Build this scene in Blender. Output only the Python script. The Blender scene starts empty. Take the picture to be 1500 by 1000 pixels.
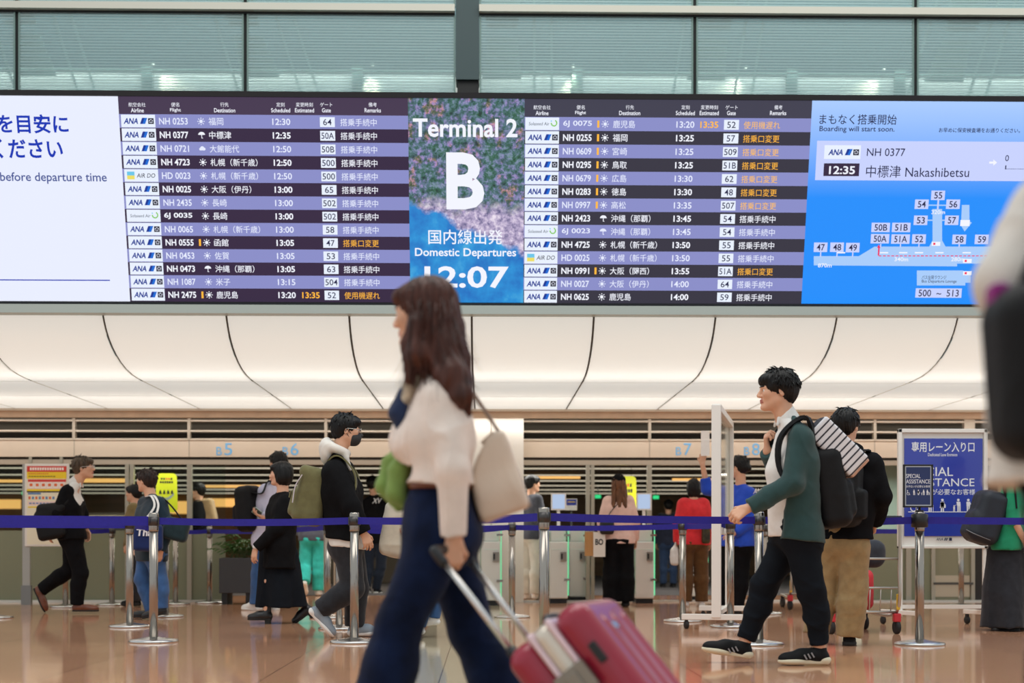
import bpy, math, random
import numpy as np
from mathutils import Vector, Matrix

# ------------------------------------------------------------------ camera, sky, lights, exposure
SC = bpy.context.scene
COL = SC.collection
PI = math.pi
F = 1500 * 50 / 36.0            # focal length in pixels of the 1500x1000 frame
CAMZ = 0.72
YAW = math.atan(41 / F)
cam = bpy.data.cameras.new('camera')
cam.lens = 50; cam.sensor_width = 36; cam.shift_y = 0.2
cam.clip_start = 0.05; cam.clip_end = 200
cam.dof.use_dof = True; cam.dof.focus_distance = 10.5; cam.dof.aperture_fstop = 1.9
camo = bpy.data.objects.new('camera', cam); COL.objects.link(camo)
camo.location = (0, 0, CAMZ); camo.rotation_euler = (PI / 2, 0, -YAW)
SC.camera = camo

W = bpy.data.worlds.new('hall_daylight'); SC.world = W; W.use_nodes = True
W.node_tree.nodes['Background'].inputs[0].default_value = (0.90, 0.97, 1.0, 1)
W.node_tree.nodes['Background'].inputs[1].default_value = 0.78
SC.view_settings.view_transform = 'Standard'; SC.view_settings.look = 'None'
SC.view_settings.exposure = 0.0; SC.view_settings.gamma = 1.0
SC.view_settings.use_curve_mapping = False

def area_light(name, loc, rot, sx, sy, power, col=(1, 1, 1)):
    l = bpy.data.lights.new(name, 'AREA'); l.shape = 'RECTANGLE'; l.size = sx; l.size_y = sy
    l.energy = power; l.color = col
    o = bpy.data.objects.new(name, l); COL.objects.link(o)
    o.location = loc; o.rotation_euler = rot
    return o
# lamps under the high roof of the hall
area_light('hall_roof_lamp', (-3, 5.5, 10.5), (0, 0, 0), 10, 5, 420, (1, 0.97, 0.92))
area_light('hall_roof_lamp', (4, 10.0, 10.5), (0, 0, 0), 12, 3, 420, (1, 0.97, 0.92))
area_light('gate_fill_light', (2.2, 19.4, 1.92), (0, 0, 0), 5, .2, 75, (1, .97, .9))  # unseen light added to brighten the white trousers at the gates
area_light('gate_fill_light', (-2.3, 20.2, 1.92), (0, 0, 0), 3.4, .2, 40, (1, .95, .86))  # added light, no fixture: lifts the teal trousers inside
area_light('gate_fill_light', (-5.2, 18.85, 1.92), (math.radians(15), 0, 0), 4.5, .15, 30, (1, .95, .86))  # added behind the glass only to brighten the lime poster
# lamps under the low roof of the security area behind the glass front
area_light('security_lamp', (-4.5, 24, 1.90), (0, 0, 0), 8, .3, 75, (1, 0.80, 0.55))
area_light('security_lamp', (3.0, 23, 1.90), (0, 0, 0), 7, .3, 75, (1, 0.93, 0.82))
try:
    SC.cycles.use_denoising = True
    SC.cycles.max_bounces = 7; SC.cycles.diffuse_bounces = 3; SC.cycles.glossy_bounces = 3
    SC.cycles.transmission_bounces = 6; SC.cycles.transparent_max_bounces = 12
    SC.cycles.sample_clamp_indirect = 4.0
    SC.cycles.caustics_reflective = False; SC.cycles.caustics_refractive = False
except Exception:
    pass
# ------------------------------------------------------------------ measuring helpers
def _ray(px, py):
    a = (px - 750) / F; b = (800 - py) / F
    return np.array([math.sin(YAW) + a * math.cos(YAW), math.cos(YAW) - a * math.sin(YAW), b])
def P(px, py, Y):
    """point of the room at distance Y behind the camera line that the photo shows at px, py"""
    D = _ray(px, py); t = Y / D[1]
    return np.array([t * D[0], Y, CAMZ + t * D[2]])
def G(px, py):
    """point of the floor the photo shows at px, py"""
    D = _ray(px, py); t = -CAMZ / D[2]
    return np.array([t * D[0], t * D[1], 0.0])
def V(*a): return np.array(a, float)
def lerp(a, b, t): return np.asarray(a, float) * (1 - t) + np.asarray(b, float) * t
def nrm(v):
    v = np.asarray(v, float); n = np.linalg.norm(v); return v / (n if n > 1e-9 else 1)

# ------------------------------------------------------------------ objects
def wloc(o):
    p = np.zeros(3)
    while o is not None:
        p = p + np.array(o.location); o = o.parent
    return p
def tag(o, label=None, cat=None, group=None, kind=None):
    if label: o['label'] = label
    if cat: o['category'] = cat
    if group: o['group'] = group
    if kind: o['kind'] = kind
    return o
def thing(name, label, cat, loc, group=None):
    o = bpy.data.objects.new(name, None); COL.objects.link(o)
    o.empty_display_size = 0.1; o.location = tuple(float(x) for x in loc)
    return tag(o, label, cat, group)
def copy_tree(o, loc=None, label=None, parent=None):
    c = o.copy(); COL.objects.link(c)
    if parent is not None: c.parent = parent
    if loc is not None: c.location = tuple(float(x) for x in loc)
    if label: c['label'] = label
    for ch in list(o.children): copy_tree(ch, parent=c)
    return c

class MB:
    """collects shapes in room coordinates and links them as ONE mesh object"""
    def __init__(s): s.v = []; s.f = []; s.m = []; s.sm = []
    def add(s, v, f, m=0, smooth=False):
        n = len(s.v); s.v.extend([tuple(map(float, p)) for p in v])
        for q in f: s.f.append(tuple(n + i for i in q)); s.m.append(m); s.sm.append(smooth)
        return s
    def box(s, lo, hi, m=0):
        x0, y0, z0 = lo; x1, y1, z1 = hi
        return s.add([(x0,y0,z0),(x1,y0,z0),(x1,y1,z0),(x0,y1,z0),(x0,y0,z1),(x1,y0,z1),(x1,y1,z1),(x0,y1,z1)],
              [(0,3,2,1),(4,5,6,7),(0,1,5,4),(1,2,6,5),(2,3,7,6),(3,0,4,7)], m)
    def obox(s, c, ax, half, m=0):
        c = np.asarray(c, float); A = [np.asarray(a, float) * h for a, h in zip(ax, half)]
        sg = [(-1,-1,-1),(1,-1,-1),(1,1,-1),(-1,1,-1),(-1,-1,1),(1,-1,1),(1,1,1),(-1,1,1)]
        return s.add([c + a*A[0] + b*A[1] + d*A[2] for a, b, d in sg],
              [(0,3,2,1),(4,5,6,7),(0,1,5,4),(1,2,6,5),(2,3,7,6),(3,0,4,7)], m)
    def tube(s, path, r, m=0, seg=10, smooth=True, cap=True, flat=None):
        path = [np.asarray(p, float) for p in path]; n = len(path)
        rs = list(r) if hasattr(r, '__len__') else [r] * n
        rings = []; up = None
        for i, p in enumerate(path):
            t = nrm(path[min(i+1, n-1)] - path[max(i-1, 0)])
            if flat is not None:
                b = nrm(np.asarray(flat, float) - t * np.dot(flat, t))
            elif up is None:
                h = V(0,0,1) if abs(t[2]) < .9 else V(0,1,0); b = nrm(np.cross(t, h))
            else: b = nrm(up - t * np.dot(up, t))
            up = b; c = np.cross(t, b)
            rr = rs[i]; ra, rb = rr if hasattr(rr, '__len__') else (rr, rr)
            rings.append([p + b*ra*math.cos(2*PI*k/seg) + c*rb*math.sin(2*PI*k/seg) for k in range(seg)])
        v = [q for R in rings for q in R]; f = []
        for i in range(n-1):
            for k in range(seg):
                a = i*seg+k; b2 = i*seg+(k+1) % seg
                f.append((a, b2, b2+seg, a+seg))
        if cap: f.append(tuple(range(seg-1, -1, -1))); f.append(tuple((n-1)*seg+k for k in range(seg)))
        return s.add(v, f, m, smooth)
    def ribbon(s, path, wdir, w, t, m=0):
        """flat band of width w along wdir and thickness t"""
        path = [np.asarray(p, float) for p in path]; n = len(path); v = []; f = []
        for i, p in enumerate(path):
            tg = nrm(path[min(i+1, n-1)] - path[max(i-1, 0)])
            wd = wdir[i] if isinstance(wdir, list) else wdir
            b = nrm(np.asarray(wd, float) - tg*np.dot(wd, tg)); c = np.cross(tg, b)
            v += [p+b*w/2+c*t/2, p-b*w/2+c*t/2, p-b*w/2-c*t/2, p+b*w/2-c*t/2]
        for i in range(n-1):
            for k in range(4):
                a = i*4+k; b2 = i*4+(k+1) % 4; f.append((a, a+4, b2+4, b2))
        f.append((0,1,2,3)); f.append(tuple((n-1)*4+k for k in (3,2,1,0)))
        return s.add(v, f, m, False)
    def lathe(s, prof, c, m=0, seg=28, axis=None, smooth=True):
        c = np.asarray(c, float); v = []; f = []
        A = nrm(axis) if axis is not None else V(0,0,1)
        h = V(1,0,0) if abs(A[0]) < .9 else V(0,1,0)
        B = nrm(np.cross(A, h)); C = np.cross(A, B)
        for r, z in prof:
            for k in range(seg):
                t = 2*PI*k/seg; v.append(c + A*z + B*r*math.cos(t) + C*r*math.sin(t))
        for i in range(len(prof)-1):
            for k in range(seg):
                a = i*seg+k; b = i*seg+(k+1) % seg; f.append((a, b, b+seg, a+seg))
        f.append(tuple(range(seg-1,-1,-1))); f.append(tuple((len(prof)-1)*seg+k for k in range(seg)))
        return s.add(v, f, m, smooth)
    def prism(s, pts, n, t, m=0):
        """closed polygon of 3D points pushed t along n"""
        pts = [np.asarray(p, float) for p in pts]; n = np.asarray(n, float)*t; k = len(pts)
        v = pts + [p+n for p in pts]
        f = [tuple(range(k-1,-1,-1)), tuple(range(k, 2*k))] + [(i, (i+1) % k, (i+1) % k+k, i+k) for i in range(k)]
        return s.add(v, f, m)
    def build(s, name, mats, parent=None, bevel=0, local=False):
        me = bpy.data.meshes.new(name)
        off = np.zeros(3) if (parent is None or local) else wloc(parent)
        vv = np.array(s.v, float).reshape(-1, 3) - off
        loc = (0,0,0)
        if parent is None and not local:
            c = (vv.min(0)+vv.max(0))/2; c[2] = vv[:,2].min(); vv = vv - c; loc = c
        me.from_pydata(vv.tolist(), [], s.f); 
        if not isinstance(mats, (list, tuple)): mats = [mats]
        for mt in mats: me.materials.append(mt)
        me.polygons.foreach_set('material_index', s.m); me.polygons.foreach_set('use_smooth', s.sm)
        me.update()
        o = bpy.data.objects.new(name, me); COL.objects.link(o); o.location = tuple(float(x) for x in loc)
        if parent is not None: o.parent = parent
        if bevel:
            b = o.modifiers.new('bevel', 'BEVEL'); b.width = bevel; b.segments = 2; b.limit_method = 'ANGLE'; b.angle_limit = .7
        return o
def struct(name, mb, mats, bevel=0):
    return tag(mb.build(name, mats, None, bevel), kind='structure')

# ------------------------------------------------------------------ lettering
_tx = {}
def glyphs(txt, bold):
    k = (txt, bold)
    if k not in _tx:
        c = bpy.data.curves.new('lettering', 'FONT'); c.body = txt; c.size = 1; c.resolution_u = 3
        c.offset = bold; c.fill_mode = 'FRONT'
        o = bpy.data.objects.new('lettering', c); m = o.to_mesh()
        v = np.array([(p.co[0], p.co[1]) for p in m.vertices]) if len(m.vertices) else np.zeros((1,2))
        f = [tuple(p.vertices) for p in m.polygons]
        o.to_mesh_clear(); bpy.data.objects.remove(o); bpy.data.curves.remove(c)
        v = v - v.min(0); _tx[k] = (v, f)
    return _tx[k]
def put_text(mb, txt, org, ex, ey, w, h, m=0, bold=0.0, italic=0.0):
    """lettering fitted into a w x h box whose lower left corner is org; ex, ey unit vectors"""
    v, f = glyphs(txt, bold); s = v.max(0)
    x = v[:,0]*(w/max(s[0], 1e-6)); y = v[:,1]*(h/max(s[1], 1e-6)); x = x + italic*y
    mb.add([np.asarray(org)+np.asarray(ex)*a+np.asarray(ey)*b for a, b in zip(x, y)], f, m)

# ------------------------------------------------------------------ materials
def srgb(h):
    h = h.lstrip('#'); r = [int(h[i:i+2], 16)/255 for i in (0,2,4)]
    return tuple(c/12.92 if c <= .04045 else ((c+.055)/1.055)**2.4 for c in r)+(1,)
_mt = {}
def mat(name, col='#888888', rough=.6, metal=0, spec=.5, noise=0, nscale=8, bump=0, bscale=60, emit=None, estr=1,
        coat=0, sheen=0, trans=0, weave=None, aniso_scale=None, alpha=1, sss=0):
    if name in _mt: return _mt[name]
    m = bpy.data.materials.new(name); m.use_nodes = True; nt = m.node_tree; n = nt.nodes; L = nt.links
    b = n['Principled BSDF']; c = srgb(col)
    b.inputs['Base Color'].default_value = c; b.inputs['Roughness'].default_value = rough
    b.inputs['Metallic'].default_value = metal; b.inputs['Specular IOR Level'].default_value = spec
    b.inputs['Coat Weight'].default_value = coat; b.inputs['Sheen Weight'].default_value = sheen
    b.inputs['Transmission Weight'].default_value = trans; b.inputs['Alpha'].default_value = alpha
    b.inputs['Subsurface Weight'].default_value = sss; b.inputs['Subsurface Radius'].default_value = (.01,.004,.002)
    if emit:
        b.inputs['Emission Color'].default_value = srgb(emit); b.inputs['Emission Strength'].default_value = estr
    if noise or bump:
        tc = n.new('ShaderNodeTexCoord'); mp = n.new('ShaderNodeMapping'); L.new(tc.outputs['Object'], mp.inputs[0])
        if aniso_scale: mp.inputs['Scale'].default_value = aniso_scale
    if noise:
        t = n.new('ShaderNodeTexNoise'); t.inputs['Scale'].default_value = nscale; t.inputs['Detail'].default_value = 4
        L.new(mp.outputs[0], t.inputs['Vector'])
        r = n.new('ShaderNodeValToRGB'); r.color_ramp.elements[0].position = .3; r.color_ramp.elements[1].position = .7
        r.color_ramp.elements[0].color = tuple(x*(1-noise) for x in c[:3])+(1,)
        r.color_ramp.elements[1].color = tuple(min(1, x*(1+noise)) for x in c[:3])+(1,)
        L.new(t.outputs[0], r.inputs[0]); L.new(r.outputs[0], b.inputs['Base Color'])
    if bump:
        if weave:
            t2 = n.new('ShaderNodeTexWave'); t2.inputs['Scale'].default_value = bscale; t2.bands_direction = weave
            t2.inputs['Distortion'].default_value = 1.5
        else:
            t2 = n.new('ShaderNodeTexNoise'); t2.inputs['Scale'].default_value = bscale; t2.inputs['Detail'].default_value = 3
        L.new(mp.outputs[0], t2.inputs['Vector'])
        bp = n.new('ShaderNodeBump'); bp.inputs['Strength'].default_value = bump; bp.inputs['Distance'].default_value = .004
        L.new(t2.outputs[0], bp.inputs['Height']); L.new(bp.outputs[0], b.inputs['Normal'])
    _mt[name] = m; return m
def emitter(name, col, s=1.0):
    """a self lit screen colour"""
    return mat(name, '#000000', .4, spec=.2, emit=col, estr=s)
def fabric(name, col, **k):
    a = dict(rough=.85, spec=.25, noise=.18, nscale=18, bump=.35, bscale=260, sheen=.15); a.update(k)
    return mat(name, col, **a)
def glass(name, col, rough, alpha, frost=0):
    """thin sheet: partly see-through, partly a tinted reflecting film"""
    if name in _mt: return _mt[name]
    m = bpy.data.materials.new(name); m.use_nodes = True; nt = m.node_tree; n = nt.nodes; L = nt.links
    b = n['Principled BSDF']; b.inputs['Base Color'].default_value = srgb(col); b.inputs['Roughness'].default_value = rough
    t = n.new('ShaderNodeBsdfTransparent'); t.inputs[0].default_value = (.93,.97,.95,1)
    mx = n.new('ShaderNodeMixShader'); mx.inputs[0].default_value = alpha
    L.new(t.outputs[0], mx.inputs[1]); L.new(b.outputs[0], mx.inputs[2]); L.new(mx.outputs[0], n['Material Output'].inputs[0])
    _mt[name] = m; return m

# ------------------------------------------------------------------ soft shapes: distance fields turned into one mesh
def rot(yaw=0, pitch=0, roll=0):
    return np.array(Matrix.Rotation(yaw, 3, 'Z') @ Matrix.Rotation(pitch, 3, 'Y') @ Matrix.Rotation(roll, 3, 'X'))
def folds(amp, fr, seed=0, stretch=(1,1,1)):
    """cloth creases"""
    r = np.random.RandomState(seed); ks = [r.normal(size=3) for _ in range(4)]
    ks = [(k/np.linalg.norm(k)*np.array(stretch)*fr*(.6+.25*i)).astype(np.float32) for i, k in enumerate(ks)]
    ph = r.uniform(0, 6, 4)
    def fn(p):
        w = np.sin(p @ ks[0]*.5+ph[0])*1.8
        a = 1-np.abs(np.sin(p @ ks[1]*.55+ph[1]+w)); b = np.sin(p @ ks[2]+ph[2]-w); c = 1-np.abs(np.sin(p @ ks[3]*.8+ph[3]+b+w*.5))
        return -amp*(.85*a*a*(.6+.4*b)+.30*b+.55*c*c*c-.35)
    fn.amp = amp*1.2
    return fn
class Soft:
    def __init__(s): s.ops = []; s.lo = np.full(3, 1e9); s.hi = np.full(3, -1e9)
    def _b(s, c, r):
        c = np.asarray(c, float); s.lo = np.minimum(s.lo, c-r); s.hi = np.maximum(s.hi, c+r)
    def rc(s, a, b, ra, rb=None, k=.02, mode='u', flat=None):
        a = np.asarray(a, np.float32); b = np.asarray(b, np.float32); rb = ra if rb is None else rb
        ba = b-a; L2 = float(ba @ ba)+1e-9
        if flat is not None: fn_, fr = nrm(flat[0]).astype(np.float32), flat[1]
        def f(p):
            q = p-a
            if flat is not None: q = q+np.outer(q @ fn_-0, fn_)*(1/fr-1)
            bb = ba if flat is None else ba+fn_*float(ba @ fn_)*(1/fr-1)
            l2 = float(bb @ bb)+1e-9
            t = np.clip((q @ bb)/l2, 0, 1)
            d = np.sqrt(((q-t[:,None]*bb)**2).sum(1))-(ra+t*(rb-ra))
            return d*(min(1, fr)**.7) if flat is not None else d
        s.ops.append((f, mode, k))
        if mode == 'u':
            m = 1.0 if flat is None else max(1.0, flat[1])
            s._b(a, ra*m); s._b(b, rb*m)
        return s
    def chain(s, pts, rs, k=.02, mode='u'):
        for i in range(len(pts)-1): s.rc(pts[i], pts[i+1], rs[i], rs[i+1], k, mode)
        return s
    def ell(s, c, r, R=None, k=.02, mode='u'):
        c = np.asarray(c, np.float32); r = np.asarray(r, np.float32); R = np.eye(3) if R is None else R
        R = np.asarray(R, np.float32)
        def f(p):
            q = (p-c) @ R; k0 = np.sqrt(((q/r)**2).sum(1)); k1 = np.sqrt(((q/r**2)**2).sum(1))+1e-6
            return k0*(k0-1)/k1
        s.ops.append((f, mode, k))
        if mode == 'u': s._b(c, max(r))
        return s
    def box(s, c, half, R=None, rnd=.02, k=.02, mode='u'):
        c = np.asarray(c, np.float32); h = np.asarray(half, np.float32)-rnd; R = np.eye(3) if R is None else R
        R = np.asarray(R, np.float32)
        def f(p):
            q = np.abs((p-c) @ R)-h
            return np.sqrt((np.maximum(q, 0)**2).sum(1))+np.minimum(q.max(1), 0)-rnd
        s.ops.append((f, mode, k))
        if mode == 'u': s._b(c, float(np.linalg.norm(half)))
        return s
    def torus(s, c, ax, R, r, k=.01, mode='u'):
        c = np.asarray(c, np.float32); ax = nrm(ax).astype(np.float32)
        def f(p):
            q = p-c; h = q @ ax; rr = np.sqrt(np.maximum((q*q).sum(1)-h*h, 0))
            return np.sqrt((rr-R)**2+h*h)-r
        s.ops.append((f, mode, k))
        if mode == 'u': s._b(c, R+r)
        return s
    def cut(s, pt, n, k=.004):
        """remove everything on the n side of the plane through pt"""
        pt = np.asarray(pt, np.float32); n = nrm(n).astype(np.float32)
        s.ops.append((lambda p: (p-pt) @ n, 'i', k)); return s
    def fn(s, f, mode='s', k=.01): s.ops.append((f, mode, k)); return s
    @staticmethod
    def _mix(d, e, mode, k):
        if mode == 'u':
            h = np.clip(.5+.5*(e-d)/k, 0, 1); return e*(1-h)+d*h-k*h*(1-h)
        if mode == 's': e = -e
        h = np.clip(.5-.5*(e-d)/k, 0, 1); return e*(1-h)+d*h+k*h*(1-h)
    def mesh(s, h, disp=None, B=6):
        h = h*RES
        lo = s.lo-3*h; hi = s.hi+3*h; bs = B*h
        n = np.maximum(1, np.ceil((hi-lo)/bs).astype(int))
        ii = np.stack(np.meshgrid(*[np.arange(k) for k in n], indexing='ij'), -1).reshape(-1, 3)
        cen = (lo+(ii+.5)*bs).astype(np.float32); R = bs*.87
        dc = np.full(len(cen), 1e3, np.float32); pd = []
        for f, m, k in s.ops:
            e = f(cen).astype(np.float32); pd.append(e); dc = s._mix(dc, e, m, k)
        amp = getattr(disp, 'amp', 0) if disp else 0
        keep = np.abs(dc) < R*1.7+amp+.01
        ii = ii[keep]; cen = cen[keep]; dk = dc[keep]; pd = [e[keep] for e in pd]
        g = np.stack(np.meshgrid(*[np.arange(B+1)]*3, indexing='ij'), -1).reshape(-1, 3)
        nb = len(ii); ng = len(g)
        d = np.full((nb, ng), 1e3, np.float32); base = (lo+ii*bs).astype(np.float32); gh = (g*h).astype(np.float32)
        for (f, m, k), e in zip(s.ops, pd):
            if m == 'u': w = e-R*1.5 < np.maximum(dk, -.05)+R*1.5+k
            else: w = (e < R*2+k) if m == 's' else (e > -R*2-k)
            if not w.any(): continue
            pts = (base[w][:,None,:]+gh[None]).reshape(-1, 3)
            d[w] = s._mix(d[w], f(pts).reshape(-1, ng), m, k)
        if disp:
            pts = (base[:,None,:]+gh[None]).reshape(-1, 3); d = d+disp(pts).reshape(-1, ng).astype(np.float32)
        D = d.reshape(nb, B+1, B+1, B+1)
        # surface nets
        sg = D < 0
        c8 = [D[:, a:B+a, b:B+b, c:B+c] for a in (0,1) for b in (0,1) for c in (0,1)]
        s8 = [x < 0 for x in c8]; tot = sum(x.astype(np.int8) for x in s8)
        act = (tot > 0) & (tot < 8)
        bi, x, y, z = np.nonzero(act)
        cv = np.stack([c[act] for c in c8], -1)
        off = np.array([(a,b,c) for a in (0,1) for b in (0,1) for c in (0,1)], float)
        acc = np.zeros((len(bi), 3)); cnt = np.zeros(len(bi))
        for i in range(8):
            for j in range(i+1, 8):
                if np.abs(off[i]-off[j]).sum() != 1: continue
                a, b = cv[:,i], cv[:,j]; cr = (a < 0) != (b < 0)
                t = np.where(cr, a/np.where(a-b == 0, 1, a-b), 0)
                acc[cr] += off[i]+(off[j]-off[i])*t[cr][:,None]; cnt[cr] += 1
        cell = ii[bi]*B+np.stack([x,y,z], -1)
        vert = lo+(cell+acc/np.maximum(cnt, 1)[:,None])*h
        N = (n*B+2).astype(np.int64)
        key = (cell[:,0].astype(np.int64)*N[1]+cell[:,1])*N[2]+cell[:,2]
        o = np.argsort(key); ks = key[o]
        stp = [N[1]*N[2], N[2], np.int64(1)]
        quads = []
        for ax, (u, v) in enumerate(((1,2),(2,0),(0,1))):
            a = cv[:,0]; b = cv[:, (4,2,1)[ax]]
            w = np.nonzero(((a < 0) != (b < 0)) & (cell[:,u] > 0) & (cell[:,v] > 0))[0]
            k0 = key[w]; ids = [w]; ok = np.ones(len(w), bool)
            for dd in (stp[u], stp[u]+stp[v], stp[v]):
                q = k0-dd; p = np.clip(np.searchsorted(ks, q), 0, len(ks)-1)
                ok &= ks[p] == q; ids.append(o[p])
            Q = np.stack(ids, -1)[ok]; fl = (a[w] >= 0)[ok]
            Q[fl] = Q[fl][:, ::-1]; quads.append(Q)
        Q = np.concatenate(quads)
        return vert, Q[:, ::-1] if False else Q
    def build(s, name, mats, h, parent=None, disp=None, pick=None):
        v, q = s.mesh(h, disp)
        me = bpy.data.meshes.new(name); off = np.zeros(3) if parent is None else wloc(parent)
        vv = v-off; loc = None
        if parent is None:
            c = (vv.min(0)+vv.max(0))/2; c[2] = vv[:,2].min(); vv = vv-c; loc = c
        me.vertices.add(len(v)); me.vertices.foreach_set('co', vv.astype(np.float32).ravel())
        me.loops.add(len(q)*4); me.loops.foreach_set('vertex_index', q.astype(np.int32).ravel())
        me.polygons.add(len(q)); me.polygons.foreach_set('loop_start', np.arange(0, len(q)*4, 4, dtype=np.int32))
        me.polygons.foreach_set('use_smooth', np.ones(len(q), bool))
        if not isinstance(mats, (list, tuple)): mats = [mats]
        for mt in mats: me.materials.append(mt)
        if pick is not None:
            me.polygons.foreach_set('material_index', pick(v[q].mean(1)).astype(np.int32))
        me.update(calc_edges=True); me.validate()
        o = bpy.data.objects.new(name, me); COL.objects.link(o)
        if loc is not None: o.location = tuple(float(x) for x in loc)
        if parent is not None: o.parent = parent
        return o
RES = 1.0
# ------------------------------------------------------------------ floor
def floor_material():
    m = bpy.data.materials.new('polished_stone_floor'); m.use_nodes = True; nt = m.node_tree; n = nt.nodes; L = nt.links
    b = n['Principled BSDF']; b.inputs['Roughness'].default_value = .085; b.inputs['Specular IOR Level'].default_value = .6
    tc = n.new('ShaderNodeTexCoord')
    br = n.new('ShaderNodeTexBrick'); br.offset = 0; br.inputs['Scale'].default_value = 1
    br.inputs['Brick Width'].default_value = 1.2; br.inputs['Row Height'].default_value = 1.2
    br.inputs['Mortar Size'].default_value = .004; br.inputs['Mortar Smooth'].default_value = .2; br.inputs['Bias'].default_value = -.55
    br.inputs['Color1'].default_value = srgb('#CE9B7A'); br.inputs['Color2'].default_value = srgb('#B48167')
    br.inputs['Mortar'].default_value = srgb('#84604a')
    L.new(tc.outputs['Object'], br.inputs['Vector'])
    ns = n.new('ShaderNodeTexNoise'); ns.inputs['Scale'].default_value = 90; ns.inputs['Detail'].default_value = 5
    L.new(tc.outputs['Object'], ns.inputs['Vector'])
    mx = n.new('ShaderNodeMix'); mx.data_type = 'RGBA'; mx.blend_type = 'OVERLAY'; mx.inputs[0].default_value = .35
    L.new(br.outputs['Color'], mx.inputs[6]); L.new(ns.outputs['Color'], mx.inputs[7])
    # the pale stone band that crosses the hall towards the gates
    sp = n.new('ShaderNodeSeparateXYZ'); L.new(tc.outputs['Object'], sp.inputs[0])
    def cmp(v, c, e):
        k = n.new('ShaderNodeMath'); k.operation = 'COMPARE'; L.new(v, k.inputs[0]); k.inputs[1].default_value = c; k.inputs[2].default_value = e; return k.outputs[0]
    band = cmp(sp.outputs[0], -.14, .36); joint = cmp(sp.outputs[0], -.24, .004)
    m2 = n.new('ShaderNodeMix'); m2.data_type = 'RGBA'; L.new(band, m2.inputs[0]); L.new(mx.outputs[2], m2.inputs[6]); m2.inputs[7].default_value = srgb('#BCAF93')
    m3 = n.new('ShaderNodeMix'); m3.data_type = 'RGBA'; L.new(joint, m3.inputs[0]); L.new(m2.outputs[2], m3.inputs[6]); m3.inputs[7].default_value = srgb('#7d6f5c')
    L.new(m3.outputs[2], b.inputs['Base Color'])
    n2 = n.new('ShaderNodeTexNoise'); n2.inputs['Scale'].default_value = 2.2; L.new(tc.outputs['Object'], n2.inputs['Vector'])
    bp = n.new('ShaderNodeBump'); bp.inputs['Strength'].default_value = .03; bp.inputs['Distance'].default_value = .02
    L.new(n2.outputs[0], bp.inputs['Height']); L.new(bp.outputs[0], b.inputs['Normal'])
    return m
def plain(name, mb, mats):
    """setting piece kept in room coordinates"""
    return tag(mb.build(name, mats, None, 0, local=True), kind='structure')
Y0 = 18.5                                   # the glass front with the gates
plain('floor', MB().box((-16, -4, -.1), (16, 20.9, 0)), floor_material())
plain('floor_carpet', MB().box((-16, 20.9, -.1), (16, 37, 0.001)), fabric('dark_carpet', '#4a4648', bump=.5))

# ------------------------------------------------------------------ upper front: frosted panes with printed lines, imitated truss reflections and added lights behind
YW = 14.65
steel = mat('pale_grey_steel', '#c9ccc4', .45, .2)
dark = mat('black_gap', '#0c1413', .7)
def pane_material():
    m = bpy.data.materials.new('line_printed_glass'); m.use_nodes = True; nt = m.node_tree; n = nt.nodes; L = nt.links
    b = n['Principled BSDF']; b.inputs['Base Color'].default_value = srgb('#b6cccd'); b.inputs['Roughness'].default_value = .35
    b.inputs['Specular IOR Level'].default_value = .4
    tc = n.new('ShaderNodeTexCoord'); sp = n.new('ShaderNodeSeparateXYZ'); L.new(tc.outputs['Object'], sp.inputs[0])
    a = n.new('ShaderNodeMath'); a.operation = 'MULTIPLY'; a.inputs[1].default_value = 2*PI/.030; L.new(sp.outputs[2], a.inputs[0])
    s = n.new('ShaderNodeMath'); s.operation = 'SINE'; L.new(a.outputs[0], s.inputs[0])
    r = n.new('ShaderNodeMapRange'); r.inputs[1].default_value = -.4; r.inputs[2].default_value = .4; r.inputs[3].default_value = .24; r.inputs[4].default_value = .58
    L.new(s.outputs[0], r.inputs[0])
    t = n.new('ShaderNodeBsdfTransparent'); t.inputs[0].default_value = srgb('#dde9e9')
    mx = n.new('ShaderNodeMixShader'); L.new(r.outputs[0], mx.inputs[0]); L.new(t.outputs[0], mx.inputs[1]); L.new(b.outputs[0], mx.inputs[2])
    L.new(mx.outputs[0], n['Material Output'].inputs[0]); return m
pane_m = pane_material()
XM = [-9.40, -7.09, -4.78, -2.45, -0.17, 2.176, 4.47, 6.80, 9.1]
ztr0, ztr1 = 6.205, 6.275
k = 0
for i in range(len(XM)-1):
    xa = XM[i]+(.125 if i == 4 else .018); xb = XM[i+1]-(.125 if i == 3 else .018)
    for za, zb in ((3.0, ztr0-.02), (ztr1, 8.2)):
        k += 1
        plain('window_%d' % k, MB().box((xa, YW, za), (xb, YW+.012, zb)), pane_m)
        plain('trim_%d' % k, MB().box((xa-.002, YW-.004, za), (xa+.016, YW+.02, zb)).box((xb-.016, YW-.004, za), (xb+.002, YW+.02, zb)), mat('pane_edge', '#6f8a84', .4))
plain('trim_transom', MB().box((-9.4, YW-.07, ztr0), (-.30, YW+.05, ztr1)).box((-.05, YW-.07, ztr0), (9.2, YW+.05, ztr1)), mat('transom_cream', '#cfcfc2', .5))
plain('trim_dark_line', MB().box((-9.4, YW-.01, ztr0-.022), (-.30, YW+.04, ztr0-.001)).box((-.05, YW-.01, ztr0-.022), (9.2, YW+.04, ztr0-.001)), dark)  # thin dark strip along the lower edge of the transom
mb = MB()
for x in XM:
    if abs(x+.17) > .1: mb.box((x-.016, YW+.014, 2.9), (x+.016, YW+.05, 8.2))
plain('trim_mullions', mb, dark)
plain('pillar', MB().box((-.29, YW-.02, 5.52), (-.05, YW+.25, 8.2)), mat('dark_teal_steel', '#33484a', .5))
plain('pillar_foot', MB().box((-.275, YW+.02, 2.9), (-.055, YW+.25, 5.52)), mat('black_steel', '#050707', .6))
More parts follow.
